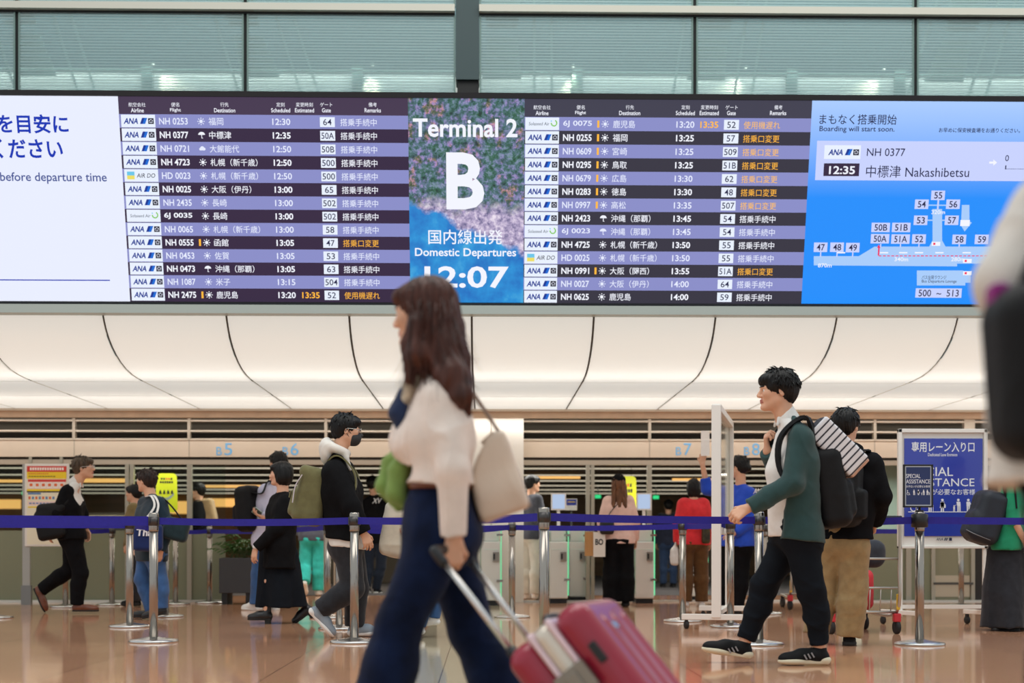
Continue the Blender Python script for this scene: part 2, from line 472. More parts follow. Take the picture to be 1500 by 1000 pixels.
# room behind the panes
plain('wall_gallery', MB().box((-9.6, YW+1.3, 2.9), (9.3, YW+1.4, 8.3)), mat('gallery_wall', '#6b7f84', .8))
plain('ceiling_gallery', MB().box((-9.6, YW+.06, 8.22), (9.3, YW+1.4, 8.3)), mat('gallery_wall', '#6b7f84'))
plain('floor_gallery', MB().box((-9.6, YW+.06, 2.85), (9.3, YW+1.4, 2.9)), mat('gallery_wall', '#6b7f84'))
# low lit wall with posts behind the lower edge of the panes
def zz(py): return P(709, py, YW+.33)[2]
mb = MB()
posts = [-6.0, -3.53, -1.33, .98, 3.25, 4.40, 6.1]
for a, b in zip([-9.5]+posts, posts+[9.2]): mb.box((a+.06, YW+.34, 2.9), (b-.06, YW+.38, zz(107)))
plain('wall_gallery_parapet', mb, mat('parapet_white', '#f0f4f2', .6))
mb = MB()
for x in posts: mb.box((x-.055, YW+.3, 2.9), (x+.055, YW+.36, zz(98)))
mb.box((-9.5, YW+.3, zz(107)), (9.2, YW+.40, zz(105)))
plain('trim_parapet_posts', mb, mat('parapet_post', '#6d8785', .5))
# bars built to imitate the roof trusses reflected in the panes
mb = MB()
lat = mat('reflected_lattice_white', '#dcebe4', .5)
def lattice(px, lean):
    x0 = P(px, 100, YW)[0]; w = .42
    for zi in np.arange(4.9, 8.1, .075):
        x = x0+lean*(zi-6.4)*.32
        if 6.0 < zi < 6.07: continue
        skip = (zi*1.0) % 1.0
        if .42 < skip < .56: continue
        mb.box((x-w/2+abs(skip-.5)*.15, YW+.10, zi), (x+w/2-abs(skip-.5)*.1, YW+.13, zi+.045))
    for s in (-.30, .34, .52):
        mb.obox((x0+s, YW+.13, 6.5), (nrm(V(1,0,-lean*.32)), V(0,1,0), nrm(V(lean*.32,0,1))), (.012, .012, 1.65))
for px, lean in ((10, -1), (340, -1), (735, 0), (1055, .5), (1425, 1)): lattice(px, lean)
plain('trim_lattice', mb, lat)
# spots added to graze the low wall and make the warm streaks
area_light('gallery_fill_light', (0, YW+.06, 8.15), (math.radians(10), 0, 0), 18, .06, 520, (.92, 1, 1))  # unseen strip added to light the lattice bars and low wall
area_light('parapet_fill_light', (0, YW+.22, zz(101)), (math.radians(25), 0, 0), 18, .03, 42, (1, .97, .9))  # added strip that brightens the low wall
def streak(px, lean, lab):
    x = P(px, 110, YW+.3)[0]; z = zz(103)
    t = thing('added_spot', lab, 'lamp', (x, YW+.27, z), 'added spot lights behind the upper panes')
    d = nrm(V(lean, .16, -1)); h = V(x, YW+.27, z)
    MB().tube([h, h-d*.05], .014, 0, 10).build('housing', steel, t)
    l = bpy.data.lights.new('added_spot_beam', 'SPOT'); l.energy = 20; l.color = (1, .84, .58); l.spot_size = 1.25; l.spot_blend = .9; l.shadow_soft_size = .01
    o = bpy.data.objects.new('added_spot_beam', l); COL.objects.link(o); o.parent = t; o.location = tuple(d*.01)
    o.rotation_euler = Vector(d).to_track_quat('-Z', 'Y').to_euler()
streak(228, .75, 'added spot light glowing behind the pale panes above the left flight list')
streak(546, -.1, 'added spot light glowing behind the panes left of the dark pillar')
streak(839, -.1, 'added spot light glowing behind the panes right of the dark pillar')
streak(1090, -.6, 'added spot light glowing behind the panes above the right flight list')
streak(1292, -.75, 'added spot light glowing behind the panes above the blue gate map')

# ------------------------------------------------------------------ beam and luminous ceiling under the board
plain('beam', MB().box((-9.5, 13.30, 2.892), (9.3, 13.62, 2.972)), mat('beam_metal', '#aab5b0', .4, .3))
plain('beam_gap', MB().box((-9.5, 13.60, 2.9), (9.3, 14.6, 3.3)), mat('dark_teal_gap', '#2a3536', .6))
mb = MB()
for i in range(34):
    x = -9.4+i*.56; mb.box((x, 13.50, 2.97), (x+.5, 13.56, 3.02))
plain('trim_beam_plates', mb, mat('plate_dark', '#3a4547', .5))
prof = [(13.44,2.888),(13.48,2.836),(13.55,2.765),(13.64,2.702),(13.76,2.640),(13.90,2.586),(14.08,2.533),(14.30,2.491),(14.55,2.466),(14.80,2.456),(15.03,2.453)]
def panel_material(name, base):
    m = bpy.data.materials.new(name); m.use_nodes = True; nt = m.node_tree; n = nt.nodes; L = nt.links
    b = n['Principled BSDF']; b.inputs['Base Color'].default_value = srgb('#b4b6b4'); b.inputs['Roughness'].default_value = .6
    b.inputs['Emission Color'].default_value = srgb('#FCFAF4'); b.inputs['Emission Strength'].default_value = base
    t = n.new('ShaderNodeBsdfTranslucent'); t.inputs[0].default_value = srgb('#f6f0e4')
    mx = n.new('ShaderNodeMixShader'); mx.inputs[0].default_value = .45
    L.new(b.outputs[0], mx.inputs[1]); L.new(t.outputs[0], mx.inputs[2]); L.new(mx.outputs[0], n['Material Output'].inputs[0]); return m
skin_c = panel_material('luminous_ceiling_sheet', .86)
k = 0
for i in range(-7, 9):
    xa = -.116+1.155*i+.010; xb = xa+1.155-.020
    v = []; f = []
    for j, (y, z) in enumerate(prof):
        for x in (xa, (xa+xb)/2, xb): v.append((x, y, z))
    for j in range(len(prof)-1):
        for q in (0, 1): a = j*3+q; f.append((a, a+3, a+4, a+1))
    plain('ceiling_curved_panel', MB().add(v, f, 0, True), skin_c)
    for ya, yb in ((15.045, 16.472), (16.485, 17.95)):
        plain('ceiling_flat_panel', MB().add([(xa,ya,2.453),(xb,ya,2.453),(xb,yb,2.453),(xa,yb,2.453)], [(0,3,2,1)]), skin_c)
# the dark box that holds the lamps above the sheets
mb = MB()
for i in range(-7, 10):
    x = -.116+1.155*i
    for (ya, za), (yb, zb) in zip(prof[:-1], prof[1:]):
        mb.add([(x-.011,ya+.012,za+.012),(x+.011,ya+.012,za+.012),(x+.011,yb+.012,zb+.012),(x-.011,yb+.012,zb+.012)], [(0,3,2,1)])
    mb.box((x-.011, 15.03, 2.462), (x+.011, 17.96, 2.475))
for y in (15.037, 16.478): mb.box((-9.5, y-.009, 2.46), (9.3, y+.009, 2.475))
plain('ceiling_joints', mb, mat('joint_dark', '#3b3630', .7))
plain('ceiling_lamp_box', MB().box((-9.5, 13.64, 2.895), (9.3, 18.0, 2.9)).box((-9.5, 17.962, 2.44), (9.3, 18.0, 2.9)), mat('lamp_box_white', '#d8d4cc', .8))
for y, p in ((14.62, 46), (15.75, 48), (16.7, 34), (17.4, 16)):
    area_light('ceiling_tube_row', (-.1, y, 2.86), (0, 0, 0), 18.6, .12, p, (.97, .98, 1))

def fz0(py): return CAMZ+(800-py)/112.4
area_light('bulkhead_fill_light', (-.1, 18.16, fz0(619)), (math.radians(35), 0, 0), 18.6, .03, 30, (1, .97, .93))  # unseen strip added to brighten the header and column
# ------------------------------------------------------------------ bulkhead, louvres, header, glass front
def fz(py): return CAMZ+(800-py)/112.4
beige = mat('header_beige', '#e0d0bb', .55, noise=.04, nscale=2)
bulk = mat('bulkhead_brown', '#dcc3a8', .6, noise=.1, nscale=5)
rail = mat('rail_light', '#d9cdbb', .4)
plain('bulkhead', MB().box((-9.5, 18.02, fz(617)), (9.3, 18.12, 2.452)).box((-9.5, 18.0, 2.44), (9.3, 18.7, 2.47)), bulk)
plain('trim_ceiling_edge', MB().box((-9.5, 17.955, 2.425), (9.3, 18.02, 2.452)), mat('edge_cream', '#d8ccba', .5))
mb = MB()
for py in (617.5, 632.5, 644.5): mb.box((-9.5, Y0-.06, fz(py+1.2)), (9.3, Y0+.03, fz(py-1.2)))
plain('trim_louvre_rails', mb, rail)
plain('wall_louvre_back', MB().box((-9.5, Y0+.5, fz(645)), (9.3, Y0+.53, fz(600))), mat('louvre_back', '#6d6354', .8, noise=.2, nscale=3, aniso_scale=(.3,1,6)))
plain('wall_header', MB().box((-9.5, Y0-.04, fz(670)), (9.3, Y0+.1, fz(645))), beige)
plain('trim_header_rail', MB().box((-9.5, Y0-.03, fz(681)), (9.3, Y0+.06, fz(674))), mat('frame_beige', '#b9ad9b', .45, .2))
plain('trim_header_gap', MB().box((-9.5, Y0+.02, fz(674)), (9.3, Y0+.06, fz(670))), mat('gap_brown', '#3c352d', .7))
mb = MB()
for px in (-60, 110, 278, 478, 951, 1280):
    x = P(px, 700, Y0)[0]; mb.box((x-.018, Y0-.065, fz(645)), (x+.018, Y0+.02, fz(614)))
x = P(1418, 700, Y0)[0]; mb.box((x-.07, Y0-.065, fz(645)), (x+.07, Y0+.02, fz(614)))
for px in (110, 278, 951, 1280): 
    x = P(px, 700, Y0)[0]; mb.box((x-.006, Y0-.043, fz(670)), (x+.006, Y0-.038, fz(645)))
plain('trim_louvre_posts', mb, mat('frame_beige', '#b9ad9b'))
mb = MB()
def upright(px, w, top=681): 
    x = P(px, 700, Y0)[0]; mb.box((x-w/2, Y0-.04, 0), (x+w/2, Y0+.04, fz(top)))
for px, w in ((-40, .06), (187, .05), (194, .045), (278, .06), (478, .06), (861, .05), (868, .045), (951, .06), (1330, .07), (1366, .05), (1424, .05)): upright(px, w)
for px in (46, 91):
    x = P(px, 700, Y0)[0]; mb.box((x-.02, Y0-.045, fz(679)), (x+.02, Y0-.03, fz(670)))
plain('trim_door_posts', mb, mat('frame_grey', '#aaa595', .4, .35))
plain('column', MB().box((P(690,700,18.3)[0], 18.3, 0), (P(767,700,18.3)[0], 18.9, 2.44)), mat('column_cream', '#f7f5ec', .5, noise=.03, nscale=2), )
plain('trim_column_joint', MB().box((P(719,700,18.29)[0], 18.293, 0), (P(719,700,18.29)[0]+.008, 18.3, 2.44)), mat('joint_brown', '#8d7b66'))
clear = glass('clear_glass', '#1c2420', .03, .07)
frost = glass('frosted_film', '#878c72', .42, .90)
def sheet(n, pa, pb):
    xa = P(pa, 700, Y0)[0]; xb = P(pb, 700, Y0)[0]; zf = fz(777)
    plain('window_%d' % n, MB().box((xa, Y0-.006, .02), (xb, Y0+.006, zf)), frost)
    plain('window_%d' % (n+1), MB().box((xa, Y0-.006, zf), (xb, Y0+.006, fz(681))), clear)
k = 40
for pa, pb in ((-300, -44), (-36, 184), (197, 275), (281, 330), (1262, 1327), (1333, 1363)):
    sheet(k, pa, pb); k += 2
plain('trim_floor_track', MB().box((-9.5, Y0-.05, 0), (P(333,700,Y0)[0], Y0+.05, .028)).box((P(690,700,Y0)[0], Y0-.10, 0), (9.3, Y0+.05, .02)), mat('track_metal', '#c9c8bf', .3, .5))
# solid door with a steel kick plate at the right
xa = P(1366,700,Y0)[0]; xb = P(1424,700,Y0)[0]
plain('door_1', MB().box((xa, Y0, .02), (xb, Y0+.04, fz(683)), 0).box((xa+.03, Y0-.008, .06), (xb-.03, Y0, .34), 1).box((xa, Y0-.05, .22), (xb, Y0-.03, .25), 2),
      [mat('door_olive', '#8b8a70', .5), mat('kick_steel', '#b7a68e', .3, .8), mat('bar_dark', '#54504a', .4, .6)])
plain('wall_dark_return', MB().box((xb, Y0, 0), (xb+.34, Y0+.05, fz(683)), 0).box((xb+.34, Y0, 0), (9.3, Y0+.05, fz(683)), 1),
      [mat('return_black', '#26221f', .6), mat('door_olive', '#8b8a70')])
plain('wall_between_gates', MB().box((P(485,700,Y0)[0], Y0+.3, 0), (P(500,700,Y0)[0], Y0+.36, fz(681))).box((P(640,700,Y0)[0], Y0, 0), (P(691,700,Y0)[0], Y0+.1, fz(681))), mat('frame_beige', '#b9ad9b'))

# ------------------------------------------------------------------ security area behind the glass
plain('wall_security', MB().box((-16, 35, 0), (16, 35.2, 2.6)), mat('wood_wall', '#9a7d5a', .5, noise=.25, nscale=2, aniso_scale=(.2,1,3)))
plain('wall_side_security', MB().box((-16, 18.6, 0), (-15.8, 35, 2.6)).box((15.8, 18.6, 0), (16, 35, 2.6)), mat('wood_wall', '#9a7d5a'))
plain('ceiling_security', MB().box((-16, 18.62, 2.12), (16, 35.2, 2.2)), mat('ceiling_black', '#2a2722', .8))
mb = MB()
for i in range(15): mb.box((-16, 19.2+i*1.05, 1.955), (16, 19.30+i*1.05, 2.12))
plain('ceiling_baffles', mb, mat('baffle_dark', '#4a443a', .5))
mb = MB()
for i in range(1, 15, 2): mb.box((-16, 19.21+i*1.05, 1.935), (16, 19.26+i*1.05, 1.955))
plain('ceiling_line_lamps', mb, emitter('line_lamp', '#F2E4C8', .7))
coves = []
wl = mat('warm_cove', '#ffe2b0', .4, emit='#FFC069', estr=.95)
def cove(pa, pb, py, Y, h, lab):
    if py < 720: Y = F*(1.90-CAMZ)/(800-py)  # baffle edges lit warm: their light is painted as a glowing strip
    a = P(pa, py, Y); b = P(pb, py, Y)
    t = MB().box((a[0], Y, a[2]-h/2), (b[0], Y+.04, a[2]+h/2)).build('light_strip', wl)
    tag(t, lab, 'light strip', 'warm light strips of the security area')
cove(-150, 185, 704, 31, .05, 'thin baffle edge with painted warm light behind the glass left of the man in the black suit')
cove(-150, 30, 738, 34, .22, 'broad amber lit band at the far left behind the glass')
cove(120, 186, 703, 32, .06, 'baffle edge with painted warm light behind the glass beside the suited man with glasses')
cove(200, 275, 743, 34, .30, 'amber lit band behind the yellow oval poster')
cove(285, 420, 712, 33, .05, 'long baffle edge with painted warm light above the potted palm')
cove(290, 345, 736, 34, .20, 'amber glow band above the man with the beige strap')
cove(350, 470, 724, 33, .07, 'warm strip behind the man with the black backpack')
cove(772, 850, 699, 30, .04, 'thin baffle edge with painted amber light behind the man in white trousers')
cove(985, 1045, 702, 30, .04, 'thin baffle edge with painted amber light behind the staff gate sign seven')
# grey scanners and counters
def counter(px, w, h, Y, col, lab):
    x = P(px, 780, Y)[0]
    o = thing('counter', lab, 'counter', (x, Y, 0))
    MB().box((x-w/2, Y-.3, 0), (x+w/2, Y+.3, h-.06)).build('body', mat('counter'+col, col, .5), o, .02)
    MB().box((x-w/2-.04, Y-.36, h-.06), (x+w/2+.04, Y+.36, h)).build('worktop', mat('counter_top', '#8f8a80', .35), o, .01)
counter(150, 2.4, 1.35, 27, '#3d3a36', 'dark counter far behind the glass beside the suited man')
counter(560, 3.2, 1.0, 28, '#5b5346', 'brown counter far behind the staff gates')
counter(1010, 1.8, 1.1, 29, '#6c6252', 'tan counter far behind the red sweater')
# scanner arch with rounded hood, behind the suited man
x = P(158, 760, 24)[0]
o = thing('baggage_scanner', 'grey rounded baggage scanner behind the glass right of the suited man', 'scanner', (x, 24, 0))
s = Soft(); s.box(V(x, 24, .62), (.75, .5, .62), rnd=.28); s.build('hood', mat('scanner_grey', '#77746c', .4), .03, o)
MB().box((x-.9, 23.6, 0), (x+.9, 24.4, .35)).build('base', mat('counter_top', '#8f8a80'), o)
for px, py, Y in ((36, 722, 29.4), (876, 727, 29.4), (961, 728, 29.4)):
    c = P(px, py, Y)
    o = thing('exit_sign', {36: 'small green exit sign far left behind the glass', 876: 'small green exit sign behind the woman in the black cap', 961: 'small green exit sign left of the red sweater'}[px], 'sign', (c[0], Y, c[2]-.05), 'green exit signs')
    MB().box((c[0]-.06, Y, c[2]-.035), (c[0]+.06, Y+.04, c[2]+.035)).build('light_box', emitter('exit_green', '#3BE08A', 1), o)
    MB().box((c[0]-.008, Y+.01, c[2]+.035), (c[0]+.008, Y+.03, 2.12)).build('hanger', steel, o)
# pale lit room behind the right hand panes
plain('wall_office', MB().box((P(1235,740,21)[0], 21, 0), (P(1440,740,21)[0], 21.1, 2.12)), mat('office_wall', '#b9cabf', .7, emit='#B9CABF', estr=.0))
area_light('office_lamp', (P(1300,740,20)[0], 20.0, 2.08), (0,0,0), 1.6, .6, 40, (.95,1,.95))
# gate numbers on the header
blue = mat('gate_number_blue', '#7cc8ff', .5)
for px, d in ((317, '5'), (414, '6'), (990, '7'), (1090, '8')):
    a = P(px, 666.5, Y0-.045); t = MB(); k_ = Y0/F
    put_text(t, 'B', a, V(1,0,0), V(0,0,1), 8*k_, 12*k_, 0)
    put_text(t, d, a+V(11.5*k_,0,0), V(1,0,0), V(0,0,1), 11.5*k_, 17.5*k_, 0)
    o = tag(t.build('gate_number', blue), 'pale blue gate number B%s on the beige header' % d, 'sign', 'gate numbers')
# ------------------------------------------------------------------ the long departures board
BY, BZ = 13.44, CAMZ+(800-444)/155.0
AL = math.atan2(.45, 1.77)
board = thing('departure_board', 'long LED departures board tilted towards the hall above the luminous ceiling', 'display board', (0, BY, BZ))
board.rotation_euler = (AL, 0, 0)
_bn = V(0, -math.cos(AL), -math.sin(AL)); _bu = V(0, -math.sin(AL), math.cos(AL)); _bo = V(0, BY, BZ)
def UV(px, py):
    D = _ray(px, py); o = V(0,0,CAMZ); t = np.dot(_bo-o, _bn)/np.dot(D, _bn)
    p = o+D*t-_bo; return p[0], np.dot(p, _bu)
def K(px, py):                      # metres per pixel there
    return abs(UV(px+1, py)[0]-UV(px, py)[0])
UX, UZ = V(1,0,0), V(0,0,1)
class Scr(MB):
    """flat picture elements on the face of the board; d = millimetres in front of the face"""
    def __init__(s): super().__init__(); s.mats = []
    def mi(s, m):
        if m not in s.mats: s.mats.append(m)
        return s.mats.index(m)
    def rect(s, x0, y0, x1, y1, m, d=1.0):
        (ua, va), (ub, vb) = UV(x0, y0), UV(x1, y1); z = -d*.001
        s.uvrect(ua, vb, ub, va, m, d)
    def uvrect(s, ua, va, ub, vb, m, d=1.0):
        z = -d*.001; s.add([(ua,z,va),(ub,z,va),(ub,z,vb),(ua,z,vb)], [(0,1,2,3)], s.mi(m))
    def poly(s, pts, m, d=1.0):
        s.add([(UV(x, y)[0], -d*.001, UV(x, y)[1]) for x, y in pts], [tuple(range(len(pts)))], s.mi(m))
    def text(s, t, x0, x1, yt, yb, m, d=2.0, bold=0.0, it=0.0):
        u, v = UV(x0, yb); u1, _ = UV(x1, yb); _, v1 = UV(x0, yt)
        put_text(s, t, (u, -d*.001, v), UX, UZ, u1-u, v1-v, s.mi(m), bold, it)
    def t_uv(s, t, u, v, w, h, m, d=2.0, bold=0.0, it=0.0):
        put_text(s, t, (u, -d*.001, v-h/2), UX, UZ, w, h, s.mi(m), bold, it)
    def done(s, name, parent): return s.build(name, s.mats, parent, 0, local=True)
E_ = emitter
WHITE = E_('screen_white', '#F3F5FF', 1.0); PALE = E_('screen_pale_text', '#E6EBFF', 1.0); AMB = E_('screen_amber', '#FFB83C', 1.05)
AMB2 = E_('screen_amber_dim', '#FFC04E', 1.0)
LAV = E_('row_lavender', '#9094D0', .92); DRK = E_('row_dark_plum', '#3A2C47', .9); DRK2 = E_('row_dark_slate', '#3B3947', .9)
HD1 = E_('header_plum', '#4A3C55', .9); HD2 = E_('header_slate', '#454455', .9)
BOX = E_('airline_box', '#E9F1FF', 1.0); NAVY = E_('logo_navy', '#1C3C9C', .9); SKY = E_('logo_blue', '#1F6FD8', .95); INK = E_('ink_navy', '#2A2C54', .8)
BLK = E_('logo_black', '#2A2B38', .8); GRN = E_('logo_green', '#7CCB3F', .95); LBL = E_('logo_light_blue', '#6FCBEF', .95); YEL = E_('logo_yellow', '#F3E36A', .95)
WHT2 = E_('message_white', '#E9EEFF', 1.0); MBLUE = E_('message_blue', '#1437B8', .95); MGRY = E_('message_grey_blue', '#4A5A9C', .9)
BLU = E_('map_blue', '#0A8CFB', 1.0); BLU2 = E_('map_sky', '#8FBCFF', 1.0); BLU3 = E_('map_light', '#A9CDFB', 1.0); CARD = E_('card_lavender', '#C9D3FF', 1.0)
RED = E_('route_red', '#F02D5E', 1.0)
vt = UV(709, 146)[1]+.01; vb = UV(709, 443)[1]
u0, u1 = -7.6, 7.4
MB().box((u0-.05, .012, vb-.05), (u1+.05, .34, vt+.05)).build('housing', mat('board_housing', '#15171c', .5), board, .01, local=True)
MB().box((u0-.05, -.03, vt+.002), (u1+.05, .02, vt+.05)).box((u0-.05, -.03, vb-.05), (u1+.05, .02, vb-.002)).build('bezel', mat('board_bezel', '#0d1018', .4), board, 0, local=True)
mb = MB()
for u in (-6, -4, -2, 0, 2, 4, 6): mb.box((u-.04, .3, vb+.2), (u+.04, .9, vb+.3))
mb.build('mounting_arm', mat('plate_dark', '#3a4547'), board, 0, local=True)
# column limits of the five pictures (measured at the top edge)
uA = UV(173, 148)[0]; uB = UV(597.5, 148)[0]; uC = UV(767.5, 300)[0]; uD = UV(1187, 200)[0]
# --- message picture, far left
s = Scr(); s.uvrect(u0, vb, uA, vt, WHT2, 0); msg = s.done('message_screen', board)
s = Scr()
s.text('を目安に', -3, 101, 167, 195, MBLUE, 2, .022)
s.text('ください', -10, 93, 203, 232, MBLUE, 2, .022)
s.text('before departure time', 1, 157, 252, 269, MGRY, 2, .010)
s.rect(-60, 408.8, 161, 411.2, MBLUE, 2)
s.done('message_text', msg)
# --- logos
def ana(s, x, v, k, m=None):
    h = 8.2*k
    s.t_uv('ANA', x+3.5*k, v, 21*k, h, NAVY, 2.2, .03, .22)
    a = x+27.5*k
    for o_, c in ((0, NAVY), (3.6, SKY)):
        s.add([(a+o_*k, -.0022, v-h/2), (a+o_*k+3.9*k, -.0022, v-h/2), (a+o_*k+7.3*k, -.0022, v+h*.55), (a+o_*k+3.4*k, -.0022, v+h*.55)], [(0,1,2,3)], s.mi(c))
    q = x+43.6*k; r = 4.1*k
    s.uvrect(q-r, v-r, q+r, v+r, BLK, 2.2)
    # five pointed ring emblem in the dark square
    for j in range(5):
        t = PI/2+j*2*PI/5
        a0 = (q+1.1*k*math.cos(t), v+1.1*k*math.sin(t)); b0 = (q+3*k*math.cos(t-.42), v+3*k*math.sin(t-.42)); c0 = (q+3*k*math.cos(t+.42), v+3*k*math.sin(t+.42))
        s.add([(a0[0],-.0026,a0[1]),(b0[0],-.0026,b0[1]),(c0[0],-.0026,c0[1])], [(0,1,2)], s.mi(PALE))
def airdo(s, x, v, k):
    s.uvrect(x+4*k, v, x+15*k, v+5.6*k, LBL, 2.2); s.uvrect(x+4*k, v-5.6*k, x+15*k, v, YEL, 2.2)
    s.t_uv('AIR DO', x+18*k, v, 27*k, 6.2*k, BLK, 2.2, .004, .18)
def solaseed(s, x, v, k):
    s.t_uv('Solaseed Air', x+5*k, v, 30*k, 4.6*k, E_('logo_grey', '#7E8694', .9), 2.2, .01, .1)
    for j in range(9):
        t = -PI*.95+j*PI*1.25/8; c = (x+42*k+4*k*math.cos(t), v+1*k+4*k*math.sin(t)); r = .9*k
        s.uvrect(c[0]-r, c[1]-r, c[0]+r, c[1]+r, GRN, 2.2)
    s.uvrect(x+37.2*k, v+3*k, x+38.8*k, v+4.6*k, LBL, 2.2)
def sun(s, u, v, k, c):
    n = 14; pts = [(u+2.5*k*math.cos(2*PI*j/n), -.002, v+2.5*k*math.sin(2*PI*j/n)) for j in range(n)]
    s.add(pts, [tuple(range(n))], s.mi(c))
    for j in range(8):
        t = j*PI/4; d = V(math.cos(t), 0, math.sin(t)); p = V(-math.sin(t), 0, math.cos(t))*.55*k; o = V(u, -.002, v)
        s.add([o+d*3.4*k-p, o+d*5.4*k-p, o+d*5.4*k+p, o+d*3.4*k+p], [(0,1,2,3)], s.mi(c))
def brolly(s, u, v, k, c):
    n = 12; pts = [(u+5*k*math.cos(PI*j/n), -.002, v+.3*k+4.2*k*math.sin(PI*j/n)) for j in range(n+1)]
    s.add(pts, [tuple(range(n+1))], s.mi(c))
    s.uvrect(u-.5*k, v-4.6*k, u+.5*k, v+.3*k, c, 2); s.uvrect(u-.5*k, v-4.6*k, u+1.8*k, v-3.8*k, c, 2)
def cloud(s, u, v, k, c):
    for dx, dz, r in ((-2.6,-.6,2), (0,.6,3), (2.6,-.4,2.2)):
        s.add([(u+dx*k+r*k*math.cos(j*PI/6), -.002-.0001*r, v+dz*k+r*k*math.sin(j*PI/6)) for j in range(12)], [tuple(range(12))], s.mi(c))
    s.uvrect(u-3.4*k, v-2.4*k, u+3.4*k, v, c, 2)
ICON = {'s': sun, 'u': brolly, 'c': cloud}
T1, T2, T3 = '搭乗手続中', '搭乗口変更', '使用機遅れ'
S2, NH = '札幌（新千歳）', 'NH '
left = [('A','NH 0253','s','福岡','12:30','','64',T1),('A','NH 0377','u','中標津','12:35','','50A',T1),('A','NH 0721','c','大館能代','12:50','','50B',T1),
 ('A','NH 4723','s',S2,'12:50','','500',T1),('D','HD 0023','s',S2,'12:50','','500',T1),('A','NH 0025','s','大阪（伊丹）','13:00','','65',T1),
 ('A','NH 2435','s','長崎','13:00','','502',T1),('S','6J 0035','s','長崎','13:00','','502',T1),('A','NH 0065','s',S2,'13:00','','58',T1),
 ('A','NH 0555|','s','函館','13:05','','47',T2),('A','NH 0453','s','佐賀','13:05','','53',T1),('A','NH 0473','u','沖縄（那覇）','13:05','','63',T1),
 ('A','NH 1087','s','米子','13:15','','504',T1),('A','NH 2475|','s','鹿児島','13:20','13:35','52',T3)]
right = [('S','6J 0075|','s','鹿児島','13:20','13:35','52',T3),('A','NH 0255|','s','福岡','13:25','','57',T2),('A','NH 0609|','s','宮崎','13:25','','509',T2),
 ('A','NH 0295|','s','鳥取','13:25','','51B',T2),('A','NH 0679|','s','広島','13:30','','62',T2),('A','NH 0283|','s','徳島','13:30','','48',T2),
 ('A','NH 0997|','s','高松','13:35','','507',T2),('A','NH 2423','u','沖縄（那覇）','13:45','','54',T1),('S','6J 0023','u','沖縄（那覇）','13:45','','54',T1),
 ('A','NH 4725','s',S2,'13:50','','55',T1),('D','HD 0025','s',S2,'13:50','','55',T1),('A','NH 0991|','s','大阪（関西）','13:55','','51A',T2),
 ('A','NH 0027','s','大阪（伊丹）','14:00','','64',T1),('A','NH 0625','s','鹿児島','14:00','','59',T1)]
def table(rows, ua, ub, x1, y1, x14, y14, cols, hx, hy, dk, hd):
    """cols: picture columns of row one: box left/right, flight, icon, destination, scheduled, estimated, gate, remarks"""
    s = Scr(); s.uvrect(ua, vb, ub, vt, hd, 0); tb = s.done('flight_table', board)
    k = K(x1, y1)
    va = UV(x1, y1)[1]; vz = UV(x14, y14)[1]; st = (va-vz)/13
    U = [UV(x, y1)[0] for x in cols]
    h = Scr()
    for (ja, en, wj, we), xc in zip((('航空会社','Airline',25,19),('便名','Flight',12,16),('行先','Destination',12,31),('定刻','Scheduled',12,28),('変更時刻','Estimated',25,28),('ゲート','Gate',18,13),('備考','Remarks',12,24)), hx):
        u, v = UV(xc, hy)
        h.t_uv(ja, u-wj*k/2, v+4.6*k, wj*k, 6*k, WHITE, 2, .003); h.t_uv(en, u-we*k/2, v-3.4*k, we*k, 6*k, WHITE, 2, .014)
    h.done('column_headings', tb)
    for i, (al, fl, ic, ds, sc, es, gt, rm) in enumerate(rows):
        v = va-st*i; r = Scr(); odd = i % 2 == 1
        r.uvrect(ua, v-st/2, ub, v+st/2, dk if odd else LAV, .6)
        r.uvrect(U[0], v-st*.46, U[1], v+st*.46, BOX, 1.4)
        {'A': ana, 'D': airdo, 'S': solaseed}[al](r, U[0], v, k)
        tc = WHITE if odd else PALE; bd = .024 if odd else .016
        flg = fl.endswith('|'); fl = fl.rstrip('|')
        r.t_uv(fl, U[2], v, 42*k, 9.6*k, tc, 2, bd)
        if flg: r.uvrect(U[3]-11.6*k, v-5*k, U[3]-8.6*k, v+5*k, AMB, 2)
        ICON[ic](r, U[3], v, k, tc)
        w = sum(10.8 for c in ds)-(6 if '（' in ds else 0)
        r.t_uv(ds, U[4], v, w*k, 10.8*k, tc, 2, bd*.25)
        r.t_uv(sc, U[5]-13.2*k, v, 26.4*k, 9.2*k, WHITE if odd else PALE, 2, bd)
        if es: r.t_uv(es, U[6]-13.2*k, v, 26.4*k, 9.2*k, AMB, 2, .02)
        r.uvrect(U[7]-11*k, v-7*k, U[7]+11*k, v+7*k, BOX, 1.4)
        gw = {1: 6, 2: 12.5, 3: 18.5}[len(gt)]
        r.t_uv(gt, U[7]-gw*k/2, v, gw*k, 9*k, INK, 2, .006)
        r.t_uv(rm, U[8], v-.3*k, 53.5*k, 10.6*k, (AMB if odd else AMB2) if rm != T1 else tc, 2, bd*.2 if rm == T1 else 0)
        r.done('flight_row', tb)
table(left, uA, uB, 260, 177.5, 271, 431.6, (177.5, 227.5, 233, 294.5, 305.5, 412, 448, 479.5, 498.5), (201, 257, 329, 411, 446, 478, 546), 158, DRK, HD1)
table(right, uC, uD, 845, 181.5, 843, 434.5, (769.5, 819, 825, 886.5, 898, 1004, 1039, 1071.5, 1089.5), (794, 850.5, 922.5, 1004, 1039, 1071.5, 1140), 162, DRK2, HD2)
